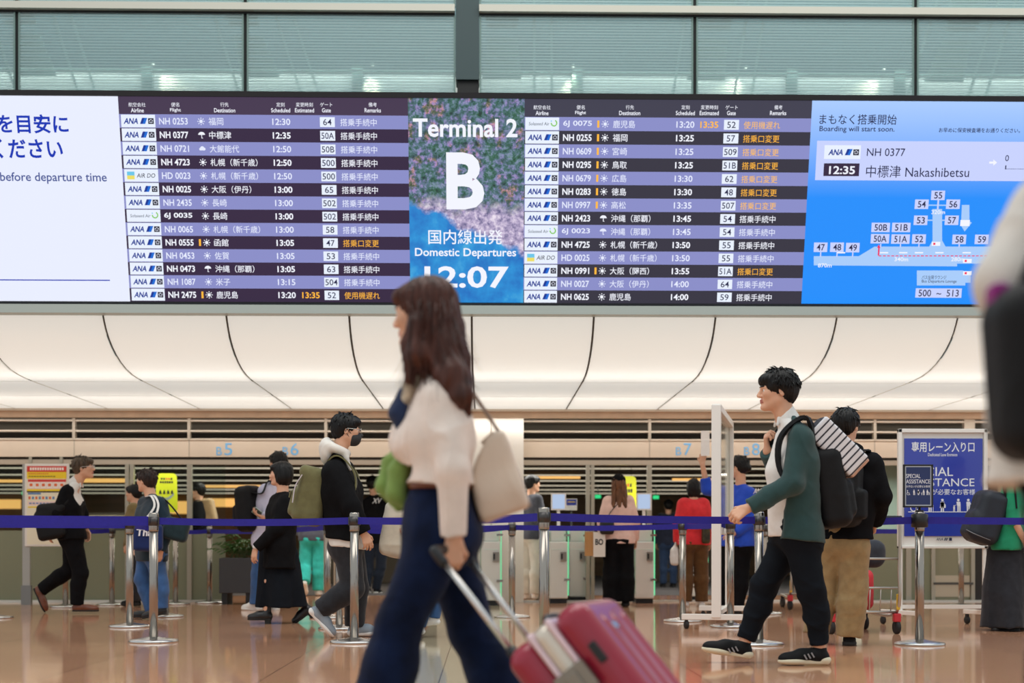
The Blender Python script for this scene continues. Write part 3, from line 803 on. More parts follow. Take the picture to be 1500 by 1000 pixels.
# --- gate picture with the clock
def photo_material():
    m = bpy.data.materials.new('autumn_ravine_picture'); m.use_nodes = True; nt = m.node_tree; n = nt.nodes; L = nt.links
    b = n['Principled BSDF']; b.inputs['Base Color'].default_value = (0,0,0,1); b.inputs['Emission Strength'].default_value = .95
    tc = n.new('ShaderNodeTexCoord'); sp = n.new('ShaderNodeSeparateXYZ'); L.new(tc.outputs['Object'], sp.inputs[0])
    def noise(sc, det=6, ro=.6):
        t = n.new('ShaderNodeTexNoise'); t.inputs['Scale'].default_value = sc; t.inputs['Detail'].default_value = det; t.inputs['Roughness'].default_value = ro
        L.new(tc.outputs['Object'], t.inputs['Vector']); return t.outputs[0]
    def ramp(f, stops):
        r = n.new('ShaderNodeValToRGB'); e = r.color_ramp.elements
        while len(e) < len(stops): e.new(.5)
        for q, (p_, c) in zip(e, stops): q.position = p_; q.color = srgb(c)
        L.new(f, r.inputs[0]); return r.outputs[0]
    def mix(f, a, c):
        x = n.new('ShaderNodeMix'); x.data_type = 'RGBA'
        L.new(f, x.inputs[0]); L.new(a, x.inputs[6]); L.new(c, x.inputs[7]); return x.outputs[2]
    def math_(op, a, c):
        x = n.new('ShaderNodeMath'); x.operation = op
        for i, q in enumerate((a, c)):
            if isinstance(q, (int, float)): x.inputs[i].default_value = q
            else: L.new(q, x.inputs[i])
        return x.outputs[0]
    def sm(f, a, c):
        r = n.new('ShaderNodeMapRange'); r.inputs[1].default_value = a; r.inputs[2].default_value = c; L.new(f, r.inputs[0]); return r.outputs[0]
    leaf = ramp(noise(19, 12, .74), [(.38,'#1F3A40'),(.46,'#4C7A66'),(.52,'#7C8FA0'),(.58,'#C3B4D4'),(.68,'#6FA07C')])
    hue = ramp(noise(5.5, 5), [(.38,'#4F8A70'),(.48,'#6E8C98'),(.55,'#9A86B8'),(.61,'#D69258'),(.68,'#B57FA6')])
    x = n.new('ShaderNodeMix'); x.data_type = 'RGBA'; x.blend_type = 'OVERLAY'; x.inputs[0].default_value = .75
    L.new(leaf, x.inputs[6]); L.new(hue, x.inputs[7]); leaf = x.outputs[2]
    rock = ramp(noise(16, 12, .72), [(.38,'#5F5C88'),(.5,'#B7A8CC'),(.62,'#F0E4F4')])
    water = ramp(noise(4, 4), [(.35,'#0E6FC4'),(.55,'#1F93DB'),(.75,'#58BFE8')])
    zv = math_('ADD', sp.outputs[2], math_('MULTIPLY', math_('SUBTRACT', noise(2.6, 5), .5), .55))
    zw = math_('ADD', math_('SUBTRACT', sp.outputs[2], math_('MULTIPLY', sp.outputs[0], -.45)), math_('MULTIPLY', math_('SUBTRACT', noise(3, 5), .5), .35))
    z1 = UV(682, 300)[1]; z2 = UV(682, 345)[1]
    c = mix(sm(zv, z1+.06, z1-.06), leaf, rock)
    c = mix(sm(zw, z2+.02, z2-.03), c, water)
    L.new(c, b.inputs['Emission Color']); return m
s = Scr(); s.uvrect(uB, vb, uC, vt, photo_material(), 0); gt = s.done('terminal_screen', board)
s = Scr()
s.text('Terminal 2', 605, 758, 173, 200.5, WHITE, 2, .022)
s.text('B', 654, 709.5, 223, 306.5, WHITE, 2, .03)
s.text('国内線出発', 627.5, 736, 336, 357.5, WHITE, 2, .008)
s.text('Domestic Departures', 608, 756, 363, 378.5, WHITE, 2, .016)
s.text('12:07', 622, 745, 389.5, 421.5, WHITE, 2, .022)
s.done('terminal_text', gt)
# --- boarding picture with the gate map
def sky_ramp():
    m = bpy.data.materials.new('boarding_blue_blend'); m.use_nodes = True; nt = m.node_tree; n = nt.nodes; L = nt.links
    b = n['Principled BSDF']; b.inputs['Base Color'].default_value = (0,0,0,1); b.inputs['Emission Strength'].default_value = 1
    tc = n.new('ShaderNodeTexCoord'); sp = n.new('ShaderNodeSeparateXYZ'); L.new(tc.outputs['Object'], sp.inputs[0])
    r = n.new('ShaderNodeMapRange'); r.inputs[1].default_value = UV(1300, 290)[1]; r.inputs[2].default_value = vt; L.new(sp.outputs[2], r.inputs[0])
    c = n.new('ShaderNodeValToRGB'); c.color_ramp.elements[0].color = srgb('#0A8CFB'); c.color_ramp.elements[1].color = srgb('#A9CBFF')
    L.new(r.outputs[0], c.inputs[0]); L.new(c.outputs[0], b.inputs['Emission Color']); return m
s = Scr(); s.uvrect(uD, vb, u1, vt, sky_ramp(), 0); bs = s.done('boarding_screen', board)
s = Scr()
s.text('まもなく搭乗開始', 1200, 1313, 167, 182, INK, 2, .004)
s.text('Boarding will start soon.', 1200, 1310, 184.5, 194.5, INK, 2, .008)
s.text('お早めに保安検査場をお通りください。', 1375, 1494, 187, 194, INK, 2, .01)
s.rect(1197, 206, 1640, 266, CARD, 1); s.rect(1208, 212.5, 1260, 233, BOX, 1.5)
u, v = UV(1208, 222.8); ana(s, u+.01, v, K(1230, 222)*1.02)
s.rect(1207, 239, 1258, 258, DRK, 1.5); s.text('12:35', 1214, 1252, 243, 255, WHITE, 2, .02)
s.text('NH 0377', 1269.5, 1325.5, 217, 228.5, INK, 2, .003)
s.text('中標津 Nakashibetsu', 1268, 1419, 242, 260, INK, 2, .002)
s.poly([(1449, 236.5), (1455, 236.5), (1455, 233.5), (1460.5, 238), (1455, 242.5), (1455, 239.5), (1449, 239.5)], WHITE, 2)
s.text('0', 1472, 1477.5, 227, 236, INK, 2, .004)
s.rect(1472.5, 242, 1473.6, 248, INK, 2); s.rect(1472.5, 247, 1560, 248, INK, 2)
s.done('boarding_notice', bs)
s = Scr()
s.poly([(1192, 375), (1258, 375), (1281, 361), (1361, 361), (1366, 352), (1366, 306), (1380, 306), (1380, 352), (1385, 361), (1560, 361), (1560, 386), (1402, 386), (1402, 390), (1192, 388.5)], BLU3, 1)
for (x, y, t) in ((1374,286,'55'),(1350,299,'54'),(1396,299,'56'),(1348.5,322.5,'53'),(1394,322.5,'57'),(1290,333,'50B'),(1320,333,'51B'),(1289,349.5,'50A'),(1319,350,'51A'),(1346,350,'52'),(1405,350.5,'58'),(1438,350.5,'59'),(1202,362,'47'),(1226,362,'48'),(1249,362.5,'49')):
    w = 9.5 if len(t) == 2 else 13
    s.rect(x-w, y-7, x+w, y+7, CARD, 1.4); s.text(t, x-w+3.6, x+w-3.6, y-4.8, y+4.8, INK, 2, .012)
for x, y0, y1_ in ((1202,369,376),(1226,369,376),(1249,369,376),(1290,357,362),(1319,357,362),(1346,357,362),(1405,357,362),(1374,293,307)): s.rect(x-.7, y0, x+.7, y1_, CARD, 1.4)
for y in (300.5, 322.5): s.rect(1357, y-1, 1390, y+1, BLU3, 1.3)
s.rect(1286.4, 362, 1287.8, 374, RED, 2)
s.poly([(1284.5, 363), (1289.7, 363), (1287.1, 358)], RED, 2)
for i in range(26): s.rect(1287+i*6.2, 374, 1291.2+i*6.2, 375.3, RED, 2)
for x in (1232, 1295, 1323, 1346, 1376, 1416): s.rect(x-6, 369, x+6, 371, WHITE, 1.8)
for t, x, y in (('870m',1208,388.5),('340m',1320,379.5),('280m',1403,379.5),('320m',1374,310.5)): s.text(t, x-10, x+10, y-3, y+3, WHITE, 2.2, .012)
s.poly([(1409,300),(1420,300),(1420,324),(1423.5,326),(1413,339),(1407.5,330)], BLU3, 1.2); s.rect(1407, 322, 1420, 331, WHITE, 1.4)
for x, y in ((1417, 382), (1417, 400), (1371, 357)): s.rect(x-6, y-3, x+6, y+3, WHITE, 1.6); s.rect(x-4, y-1.6, x-1, y+1.6, RED, 2)
s.poly([(1343,396),(1410,396),(1422,400),(1422,414),(1414,414),(1414,418),(1343,418)], BLU3, 1.2)
s.text('バス出発ラウンジ', 1350, 1386, 403, 409, INK, 2, .004); s.text('Bus Departure Lounge', 1350, 1401, 409.5, 415, INK, 2, .004)
s.rect(1341.5, 422, 1408, 436, CARD, 1.4); s.text('500  ~  513', 1345, 1404, 424, 434, INK, 2, .008)
s.done('gate_map', bs)
# ------------------------------------------------------------------ belt posts
chrome = mat('brushed_chrome', '#9d968e', .2, 1.0)
chrome_dk = mat('post_collar', '#4c4a4a', .35, .8)
basem = mat('post_base', '#c4c3c0', .25, .95)
belt_m = mat('belt_blue', '#252090', .6, spec=.35, noise=.08, nscale=30, bump=.25, bscale=900)
PH = .973
def make_post(label, loc):
    t = thing('belt_post', label, 'belt post', loc, 'chrome belt posts')
    x, y, _ = loc
    MB().lathe([(.182,0),(.184,.008),(.178,.018),(.12,.026),(.06,.034),(.045,.040)], (x,y,0), 0, 36).build('base', basem, t)
    MB().lathe([(.0325,.036),(.0325,PH-.135)], (x,y,0), 0, 20).build('pole', chrome, t)
    MB().lathe([(.035,PH-.140),(.037,PH-.130),(.037,PH-.012),(.033,PH)], (x,y,0), 0, 20).build('head', chrome, t)
    MB().lathe([(.0385,PH-.098),(.0385,PH-.030)], (x,y,0), 0, 20).box((x-.044,y-.012,PH-.095),(x+.044,y+.012,PH-.033)).build('cassette', chrome_dk, t)
    return t
posts_spec = [
 ('near', 225, 940, 'chrome belt post nearest the camera on the left, before the blue tote bag'),
 ('second', 190, 918, 'chrome belt post just left of and behind the left front post'),
 ('p164', 164, 886, 'thin chrome belt post behind the suited man, left of the jeans'),
 ('p97', 96, 889, 'chrome belt post half hidden behind the legs of the suited man'),
 ('p0', -8, 905, 'chrome belt post at the far left edge, only its base showing'),
 ('p243', 243, 903, 'chrome belt post behind the man carrying the blue tote bag'),
 ('p258', 257, 885, 'chrome belt post farthest back behind the jeans of the tote man'),
 ('p307', 307, 883, 'chrome belt post alone before the frosted glass, left of the planter'),
 ('p519', 519, 941, 'chrome belt post in front of the man in the dark face mask'),
 ('p497', 497, 921, 'chrome belt post hidden behind the grey trousers of the masked man'),
 ('p482', 480, 905, 'chrome belt post farther back behind the legs of the masked man'),
 ('p797', 797, 962, 'tall chrome belt post rising behind the red suitcase'),
 ('p750', 750, 904, 'chrome belt post seen between the suitcase rods and the gates'),
 ('p1000', 1000, 910, 'chrome belt post in front of the brown trousers'),
 ('p1110', 1112, 944, 'chrome belt post behind the front leg of the green cardigan man'),
 ('p1068', 1070, 918, 'chrome belt post standing right behind the mirrored partition'),
 ('p1118', 1120, 899, 'chrome belt post farther back behind the green cardigan man'),
 ('p1347', 1347, 944, 'chrome belt post with the small framed sign on its top'),
 ('p1410', 1408, 888, 'chrome belt post far back beneath the big blue sign board')]
POST = {}
first = None
for key, px, py, lab in posts_spec:
    g = G(px, py)
    if first is None: first = make_post(lab, (g[0], g[1], 0)); POST[key] = first
    else: POST[key] = copy_tree(first, (g[0], g[1], 0), lab)
def ploc(k): return np.array(POST[k].location)
def add_belt(k, b, sag=.012, w=.052, z=PH-.062, zb=None):
    """belt pulled from the post k to a post or a point"""
    a = ploc(k); c = ploc(b) if isinstance(b, str) else np.array(b, float)
    d = nrm((c-a)*V(1,1,0)); pa = a+d*.045; pb = c-d*(.045 if isinstance(b, str) else 0)
    pts = []
    for i in range(13):
        t = i/12; p = lerp(pa, pb, t); p[2] = lerp(z, z if zb is None else zb, t)-sag*4*t*(1-t); pts.append(p)
    bo = MB().ribbon(pts, V(0,0,1), w, .003).build('belt', belt_m, POST[k])
    MB().obox(pb, (d, np.cross(V(0,0,1), d), V(0,0,1)), (.012,.01,w/2)).build('belt_clip', chrome_dk, bo)
gl = G(-700, 985)
add_belt('near', (gl[0], gl[1], 0), .01, .07)
add_belt('near', 'p519'); add_belt('p519', 'p797')
add_belt('p797', 'p1110', .006); add_belt('p1110', 'p1347'); g = G(2150, 942); add_belt('p1347', (g[0], g[1], 0))
g = G(-600, 945); add_belt('second', (g[0], g[1], 0), .004, .06); add_belt('second', 'p243')
add_belt('p164', 'p97'); add_belt('p307', 'p258'); add_belt('p307', 'p480' if 'p480' in POST else 'p482', .02)
add_belt('p497', 'p750', .02); add_belt('p750', 'p1000'); add_belt('p1000', 'p1070' if 'p1070' in POST else 'p1068', .004)
add_belt('p482', 'p750', .05); g = G(1290, 896); add_belt('p1118', 'p1408' if 'p1408' in POST else 'p1410', .02)

# ------------------------------------------------------------------ boards, signs, gates
whitef = mat('white_frame', '#e8e6e0', .4)
blackp = mat('black_plastic', '#16171a', .45)
rubber = mat('black_rubber', '#1b1b1d', .7)
def caster(c, parent, r=.036):
    c = np.asarray(c, float)
    w = MB(); w.lathe([(r*.9,-.014),(r,-.01),(r,.01),(r*.9,.014)], (c[0],c[1],r), 0, 18, axis=(1,.25,0)).box((c[0]-.012,c[1]-.022,r+.004),(c[0]+.012,c[1]+.022,r*2+.02), 0)
    w.build('caster', rubber, parent)
def pictos(mb, xs, z, Y, s, m):
    """row of small people symbols, as flat shapes; xs in metres"""
    def disc(x, zc, r): mb.add([(x+r*math.cos(j*PI/6), Y, zc+r*math.sin(j*PI/6)) for j in range(12)], [tuple(range(12))], m)
    def pg(pts): mb.add([(x_, Y, z_) for x_, z_ in pts], [tuple(range(len(pts)))], m)
    def body(x, k=1, dx=0):
        disc(x+dx, z+s*.88*k, s*.10*k)
        pg([(x-.13*s*k, z+.40*s*k), (x+.13*s*k, z+.40*s*k), (x+.15*s*k+dx, z+.75*s*k), (x-.15*s*k+dx, z+.75*s*k)])
        pg([(x-.12*s*k, z), (x-.03*s*k, z), (x-.01*s*k, z+.42*s*k), (x-.12*s*k, z+.42*s*k)]); pg([(x+.03*s*k, z), (x+.12*s*k, z), (x+.12*s*k, z+.42*s*k), (x+.01*s*k, z+.42*s*k)])
    x = xs[0]; disc(x-.12*s, z+.82*s, .09*s)                     # wheelchair
    for j in range(14):
        a0, a1 = j*2*PI/14, (j+1)*2*PI/14; R0, R1 = .20*s, .27*s; cz = z+.27*s
        if 1 < j < 5: continue
        pg([(x+R0*math.cos(a0), cz+R0*math.sin(a0)), (x+R1*math.cos(a0), cz+R1*math.sin(a0)), (x+R1*math.cos(a1), cz+R1*math.sin(a1)), (x+R0*math.cos(a1), cz+R0*math.sin(a1))])
    pg([(x-.16*s, z+.36*s), (x-.06*s, z+.36*s), (x-.06*s, z+.72*s), (x-.16*s, z+.72*s)]); pg([(x-.1*s, z+.36*s), (x+.22*s, z+.30*s), (x+.22*s, z+.38*s), (x-.1*s, z+.45*s)]); pg([(x+.18*s, z+.05*s), (x+.36*s, z+.03*s), (x+.24*s, z+.34*s), (x+.16*s, z+.34*s)])
    body(xs[1]); pg([(xs[1]+.22*s, z), (xs[1]+.25*s, z), (xs[1]+.25*s, z+.5*s), (xs[1]+.22*s, z+.5*s)])
    x = xs[2]; body(x); pg([(x-.2*s, z+.28*s), (x+.24*s, z+.28*s), (x+.26*s, z+.5*s), (x+.1*s, z+.72*s), (x-.12*s, z+.72*s)])   # expecting
    x = xs[3]; body(x+.12*s, 1, -.05*s); body(x-.25*s, .5); pg([(x-.1*s, z+.5*s), (x-.06*s, z+.56*s), (x-.3*s, z+.36*s), (x-.32*s, z+.30*s)])
    x = xs[4]; body(x); body(x+.34*s, .55); pg([(x+.12*s, z+.6*s), (x+.16*s, z+.66*s), (x+.34*s, z+.42*s), (x+.3*s, z+.38*s)])
# big sign on casters
def big_sign():
    Ys = G(1380, 915)[1]; k = Ys/F*1.0
    def pt(px, py): p = P(px, py, Ys); return p[0], p[2]
    x0, zt = pt(1315, 628); x1, zb = pt(1446, 803)
    o = thing('sign_board', 'large blue special assistance sign board in a white frame on casters', 'sign', ((x0+x1)/2, Ys, 0))
    f = MB(); t = .035
    f.box((x0,Ys-.025,zb),(x0+t,Ys+.025,zt)).box((x1-t,Ys-.025,zb),(x1,Ys+.025,zt)).box((x0,Ys-.025,zt-t),(x1,Ys+.025,zt)).box((x0,Ys-.025,zb),(x1,Ys+.025,zb+t*.7))
    f.box((x0+t,Ys+.005,zb),(x1-t,Ys+.02,zt-t), 0)
    f.build('frame', whitef, o, .004)
    px0, pz1 = pt(1324.5, 642); px1, pz0 = pt(1439, 785)
    po = MB(); po.box((px0,Ys-.006,pz0),(px1,Ys+.004,pz1), 0)
    W_ = 1; Y = Ys-.0075
    def tx(s, a, b, y0, y1, m=1, bold=.008):
        xa, za = pt(a, y1); xb, zb_ = pt(b, y0); put_text(po, s, (xa, Y, za), UX, UZ, xb-xa, zb_-za, m, bold)
    tx('専用レーン入り口', 1335, 1427, 647, 662, 1, .012); tx('Dedicated Lane Entrance', 1359, 1402, 663.5, 668)
    tx('SPECIAL', 1327.5, 1395.5, 684, 697, 1, .002); tx('ASSISTANCE', 1327.5, 1427, 700.5, 712, 1, .002); tx('お手伝いが必要なお客様', 1328, 1428, 716, 724.5, 1, .004)
    xa, za = pt(1330, 750); xb, zb_ = pt(1428, 749); po.box((xa, Y-.0005, za), (xb, Y, zb_), 1)
    pictos(po, [pt(p, 700)[0] for p in (1338, 1362, 1380, 1402, 1418)], pt(0, 748.5)[1], Y-.001, 19.5*k, 1)
    po.build('poster', [mat('poster_blue', '#2f3fa8', .25, coat=.4), mat('poster_white', '#e9edf5', .4)], o)
    tt = MB()
    xa, za = pt(1371, 791.5); xb, zb_ = pt(1381, 787.5); put_text(tt, 'ANA', (xa, Ys-.008, za), UX, UZ, xb-xa, zb_-za, 0, .012, .2)
    for q in (1382.5, 1385): a, b_ = pt(q, 791.5); c, d_ = pt(q+2.3, 787.5); tt.add([(a,Ys-.008,b_),(c-.004,Ys-.008,b_),(c+.006,Ys-.008,d_),(a+.008,Ys-.008,d_)], [(0,1,2,3)])
    a, b_ = pt(1390, 791.7); c, d_ = pt(1394, 787.3); tt.box((a,Ys-.008,b_),(c,Ys-.0065,d_))
    a, b_ = pt(1318, 800); c, d_ = pt(1444, 787); 
    tt.build('logo_text', mat('logo_ink', '#20264a', .5), o)
    lg = MB()
    for xx in (x0+.012, x1-.012-.028): lg = MB(); lg.box((xx,Ys-.016,.075),(xx+.028,Ys+.016,zb)); lg.build('leg', whitef, o)
    MB().box((x0,Ys-.015,.15),(x1,Ys+.015,.185)).build('crossbar', whitef, o)
    for xx in (x0+.02, x1-.02):
        b = MB(); b.obox((xx,Ys-.02,.115), (nrm(V(.55,-1,0)), nrm(V(1,.55,0)), UZ), (.25,.022,.02)); b.build('foot', whitef, o, .004)
        for sg in (-1, 1): q = V(xx,Ys-.02,0)+nrm(V(.55,-1,0))*.22*sg; caster(q, o)
big_sign()
# small framed sign on the right hand post
def post_sign():
    p = ploc('p1347'); Ys = p[1]-.02
    def pt(px, py): q = P(px, py, Ys); return q[0], q[2]
    x0, zt = pt(1323, 680); x1, zb = pt(1366.5, 743)
    o = thing('post_sign', 'small dark blue framed sign standing on top of the right belt post', 'sign', (p[0], Ys, PH))
    f = MB(); t = .012
    f.box((x0,Ys-.012,zb),(x0+t,Ys+.012,zt)).box((x1-t,Ys-.012,zb),(x1,Ys+.012,zt)).box((x0,Ys-.012,zt-t),(x1,Ys+.012,zt)).box((x0,Ys-.012,zb),(x1,Ys+.012,zb+t)).box((x0,Ys+.004,zb),(x1,Ys+.012,zt))
    f.build('frame', blackp, o, .003)
    pp = MB(); pp.box((x0+t,Ys-.004,zb+t),(x1-t,Ys+.003,zt-t), 2); pp.box((x0+t+.008,Ys-.005,zb+t+.008),(x1-t-.008,Ys-.003,zt-t-.008), 0)
    Y = Ys-.0062
    def tx(s, a, b, y0, y1):
        xa, za = pt(a, y1); xb, zb_ = pt(b, y0); put_text(pp, s, (xa,Y,za), UX, UZ, xb-xa, zb_-za, 1, .004)
    tx('SPECIAL', 1327, 1348, 694, 700); tx('ASSISTANCE', 1327, 1362, 702, 708); tx('お手伝いが必要なお客様', 1327, 1362, 710.5, 714)
    pictos(pp, [pt(q, 700)[0] for q in (1330, 1338.5, 1345, 1352, 1358)], pt(0, 724)[1], Y, 8.2*Ys/F, 1)
    pp.build('poster', [mat('small_poster_blue', '#1c2f63', .4), mat('poster_white', '#e9edf5'), mat('silver_edge', '#b9bcc2', .3, .6)], o)
    MB().tube([(p[0],p[1],PH-.004),(p[0],p[1],zb+.01)], .010).lathe([(.03,0),(.03,.012)], (p[0],p[1],PH), 0, 16).build('stem', blackp, o)
    MB().lathe([(.045,PH-.115),(.06,PH-.11),(.06,PH-.02),(.045,PH-.012)], (p[0],p[1],0), 0, 20).build('collar', blackp, o)
post_sign()
# mirrored partition on casters, seen nearly edge on
def partition():
    a = G(1049, 914); b = G(1066, 897); a[1] = a[1]; 
    a = V(P(1040,800,12.7)[0], 12.35, 0); b = V(P(1066,800,14.2)[0], 14.1, 0)
    d = nrm(b-a); n = np.cross(d, UZ)
    L_ = np.linalg.norm(b-a); c = (a+b)/2
    zt = 1.95; zb = .86
    o = thing('partition_screen', 'white framed clear partition on casters beside the man in the green cardigan', 'partition', c)
    f = MB(); t = .05
    for q in (a, b): f.obox(q+V(0,0,(zt+.1)/2), (d, n, UZ), (t*.8, t*.8, (zt-.1)/2))
    f.obox(c+V(0,0,zt-.02), (d, n, UZ), (L_/2, t*.8, .03)); f.obox(c+V(0,0,zb), (d, n, UZ), (L_/2, t*.7, .03))
    f.build('frame', whitef, o, .004)
    MB().obox(c+V(0,0,(zt+zb)/2), (d, n, UZ), (L_/2-.04, .008, (zt-zb)/2-.03)).build('panel', glass('partition_acrylic', '#cdbfae', .06, .38), o)
    for q in (a, b):
        MB().obox(q+V(0,0,.105), (n, d, UZ), (.30, .03, .025)).build('foot', whitef, o, .004)
        for sg in (-.26, .26): caster(q+n*sg, o)
    MB().obox(c+V(0,0,.13), (d, n, UZ), (L_/2, .02, .02)).build('crossbar', whitef, o)
partition()
# notice board at the left
def notice():
    Ys = 17.6
    def pt(px, py): q = P(px, py, Ys); return q[0], q[2]
    x0, zt = pt(36, 679); x1, zb = pt(101, 800)
    o = thing('notice_board', 'red and yellow notice board on a grey pole behind the suited man', 'sign', (x0, Ys, 0))
    f = MB(); f.box((x0,Ys,zb),(x1,Ys+.03,zt)); f.build('frame', whitef, o, .006)
    a, zt2 = pt(39.5, 682.5); b, zb2 = pt(97.5, 797)
    p = MB(); Y = Ys-.004
    cols = {'y':0,'r':1,'w':2,'b':3,'p':4,'k':5,'c':6,'o':7}
    def r(xa, ya, xb, yb, m, d=0):
        u, v = pt(xa, yb); u2, v2 = pt(xb, ya); p.box((u, Y-.001*d, v), (u2, Ys, v2), cols[m])
    r(39.5,682.5,97.5,797,'c'); r(39.5,682.5,97.5,691,'r',1); r(39.5,691,97.5,701,'y',1)
    r(41,702,97,705.5,'r',1); r(41,705.5,97,716,'p',1); r(39.5,716,97.5,719,'y',1); r(39.5,719,97.5,721,'k',2)
    for i in range(6): r(42+i*9,706.5,49.5+i*9,714.5,'w',2); r(43.5+i*9,708,48+i*9,712,'o',3)
    for i in range(14): r(44+i*3.6,684.5,46.6+i*3.6,688.5,'w',2)
    for i in range(10): r(42+i*3,693,44+i*3,694.2,'r',2); r(42+i*4,697,45+i*4,698.2,'k',2)
    r(41,721.5,60,724,'b',2)
    for i in range(8): r(42+i*5,727,45+i*5,731,'b' if i % 2 else 'o',2)
    r(41,734,97,740,'p',1); r(41,741.5,97,743.5,'y',2)
    for i in range(10): r(43+i*5,736,46.5+i*5,738,'b',2)
    p.build('poster', [mat('n_yellow','#f2d21f',.5),mat('n_red','#d8392b',.5),mat('n_white','#f5f2ea',.5),mat('n_blue','#5f86b8',.5),mat('n_pink','#f3d9cf',.5),mat('n_black','#2b2620',.5),mat('n_cream','#efe9cf',.5),mat('n_orange','#e0672f',.5)], o)
    xp = pt(37, 700)[0]
    MB().box((xp-.045,Ys+.03,0),(xp+.045,Ys+.08,zt)).build('pole', mat('pole_grey', '#a9aaa6', .4, .3), o)
    MB().box((xp-.06,Ys+.02,0),(xp+.06,Ys+.09,.24)).build('pole_sleeve', mat('sleeve_grey', '#7f8282', .4, .4), o)
notice()
# hanging yellow posters with a rounded outline
def oval_poster(px0, px1, py0, py1, Ys, lab):
    def pt(px, py): q = P(px, py, Ys); return q[0], q[2]
    x0, zt = pt(px0, py0); x1, zb = pt(px1, py1); xc = (x0+x1)/2
    o = thing('yellow_poster', lab, 'poster', (xc, Ys, zb), 'yellow hanging posters')
    pts = []
    for (cx, cz, a0) in ((x1-.06, zt-.06, 0), (x0+.06, zt-.06, PI/2), (x0+.05, zb+.05, PI), (x1-.05, zb+.05, 1.5*PI)):
        for j in range(6): t = a0+j*PI/10; pts.append((cx+.06*math.cos(t), Ys, cz+.06*math.sin(t)))
    MB().prism(pts, (0,1,0), .012).build('panel', mat('lime_yellow', '#dbe21f', .5), o)
    m = MB(); Y = Ys-.003; w = x1-x0; h = zt-zb
    for i in range(5): m.box((x0+w*(.22+.12*i),Y,zt-h*.17),(x0+w*(.30+.12*i),Ys,zt-h*.12), 1 if i in (2,3) else 0)
    for i in range(6): m.box((x0+w*(.18+.11*i),Y,zt-h*.26),(x0+w*(.26+.11*i),Ys,zt-h*.205), 0)
    # grey arrow-like sweep with small symbols above
    arc = [(x0+w*(.14+.72*t), zb+h*(.40-.10*math.sin(PI*t)+.07*t)) for t in np.linspace(0,1,12)]
    for (ax_, az), (bx_, bz) in zip(arc[:-1], arc[1:]): m.add([(ax_,Y,az-h*.045),(bx_,Y,bz-h*.045),(bx_,Y,bz+h*.03),(ax_,Y,az+h*.03)], [(0,1,2,3)], 2)
    for i in range(4): 
        xx = x0+w*(.2+.19*i); m.add([(xx-.018,Y,zb+h*.46),(xx+.018,Y,zb+h*.46),(xx+.010,Y,zb+h*.54),(xx,Y,zb+h*.57),(xx-.012,Y,zb+h*.54)], [(0,1,2,3,4)], 0)
    m.build('print', [mat('n_black','#2b2620'), mat('n_orange','#e0672f'), mat('sweep_grey','#9aa39a',.5)], o)
    MB().tube([(xc-.08,Ys+.006,zt),(xc-.08,Ys+.006,2.12)], .003).tube([(xc+.08,Ys+.006,zt),(xc+.08,Ys+.006,2.12)], .003).build('cords', blackp, o)
oval_poster(229, 259, 693, 749, 19.2, 'lime yellow poster hanging behind the glass right of the tote man')
oval_poster(901, 932, 697, 790, 20.2, 'lime yellow poster hanging behind the woman in the black cap')
# boarding gate machines
gate_w = mat('gate_white', '#dcdfda', .35); gate_g = emitter('gate_green_light', '#7DF0AE', .9); gp = glass('gate_glass', '#a9d8be', .05, .22)
def gate(px, Yg, lab, tablet=True, w=.235, side=1):
    x = P(px, 800, Yg)[0]; zt = .98
    o = thing('boarding_gate', lab, 'gate', (x, Yg, 0), 'white automatic gate machines')
    MB().box((x-w/2,Yg-.2,.06),(x+w/2,Yg+.75,zt-.2)).box((x-w/2+.02,Yg-.14,zt-.2),(x+w/2-.02,Yg+.75,zt)).build('body', gate_w, o, .015)
    MB().box((x-w/2+.01,Yg-.16,0),(x+w/2-.01,Yg+.72,.07)).build('plinth', blackp, o)
    MB().box((x-w/2-.018,Yg-.19,.12),(x-w/2-.004,Yg+.70,zt-.06)).build('glass_flap', gp, o)
    MB().box((x+w/2+.002,Yg-.2,.10),(x+w/2+.012,Yg-.16,zt-.05)).build('light_edge', gate_g, o)
    MB().add([(x-w/2+.03,Yg-.205,zt-.30),(x+w/2-.03,Yg-.205,zt-.30),(x+w/2-.03,Yg-.12,zt-.19),(x-w/2+.03,Yg-.12,zt-.19)], [(0,1,2,3)]).build('reader', mat('reader_pale', '#cfe3d8', .2), o)
    MB().box((x+w*.1,Yg-.235,zt-.44),(x+w*.42,Yg-.2,zt-.33)).box((x+w*.12,Yg-.238,zt-.42),(x+w*.22,Yg-.234,zt-.35), 1).build('scanner', [mat('scanner_grey2', '#8d8a84', .4, .3), blackp], o)
    for zz_ in (.30, zt-.12): MB().box((x+w*.30,Yg-.215,zz_-.012),(x+w*.62,Yg-.19,zz_+.014)).build('hinge', chrome, o)
    if tablet:
        a = P(px-10, 747, Yg); b = P(px+12, 722, Yg)
        MB().box((a[0],Yg-.03,a[2]),(b[0],Yg,b[2]), 0).box((a[0]+.018,Yg-.033,a[2]+.018),(b[0]-.018,Yg-.029,b[2]-.018), 1).build('tablet', [whitef, emitter('tablet_screen', '#B9CDEB', .9)], o, .0)
        MB().box(((a[0]+b[0])/2-.02,Yg-.02,zt),((a[0]+b[0])/2+.02,Yg+.0,a[2]+.01)).build('stand', whitef, o)
    return o
gate(719, 17.5, 'white gate machine at the left end, below the handbag', False)
gate(817, 18.15, 'white gate machine with a tablet right of the man in white trousers')
gate(845, 18.75, 'white gate machine without tablet left of the paper bag', False)
gate(942, 18.15, 'white gate machine with a tablet right of the woman in the black cap')
gate(1020, 18.95, 'white gate machine behind the red sweater', False)
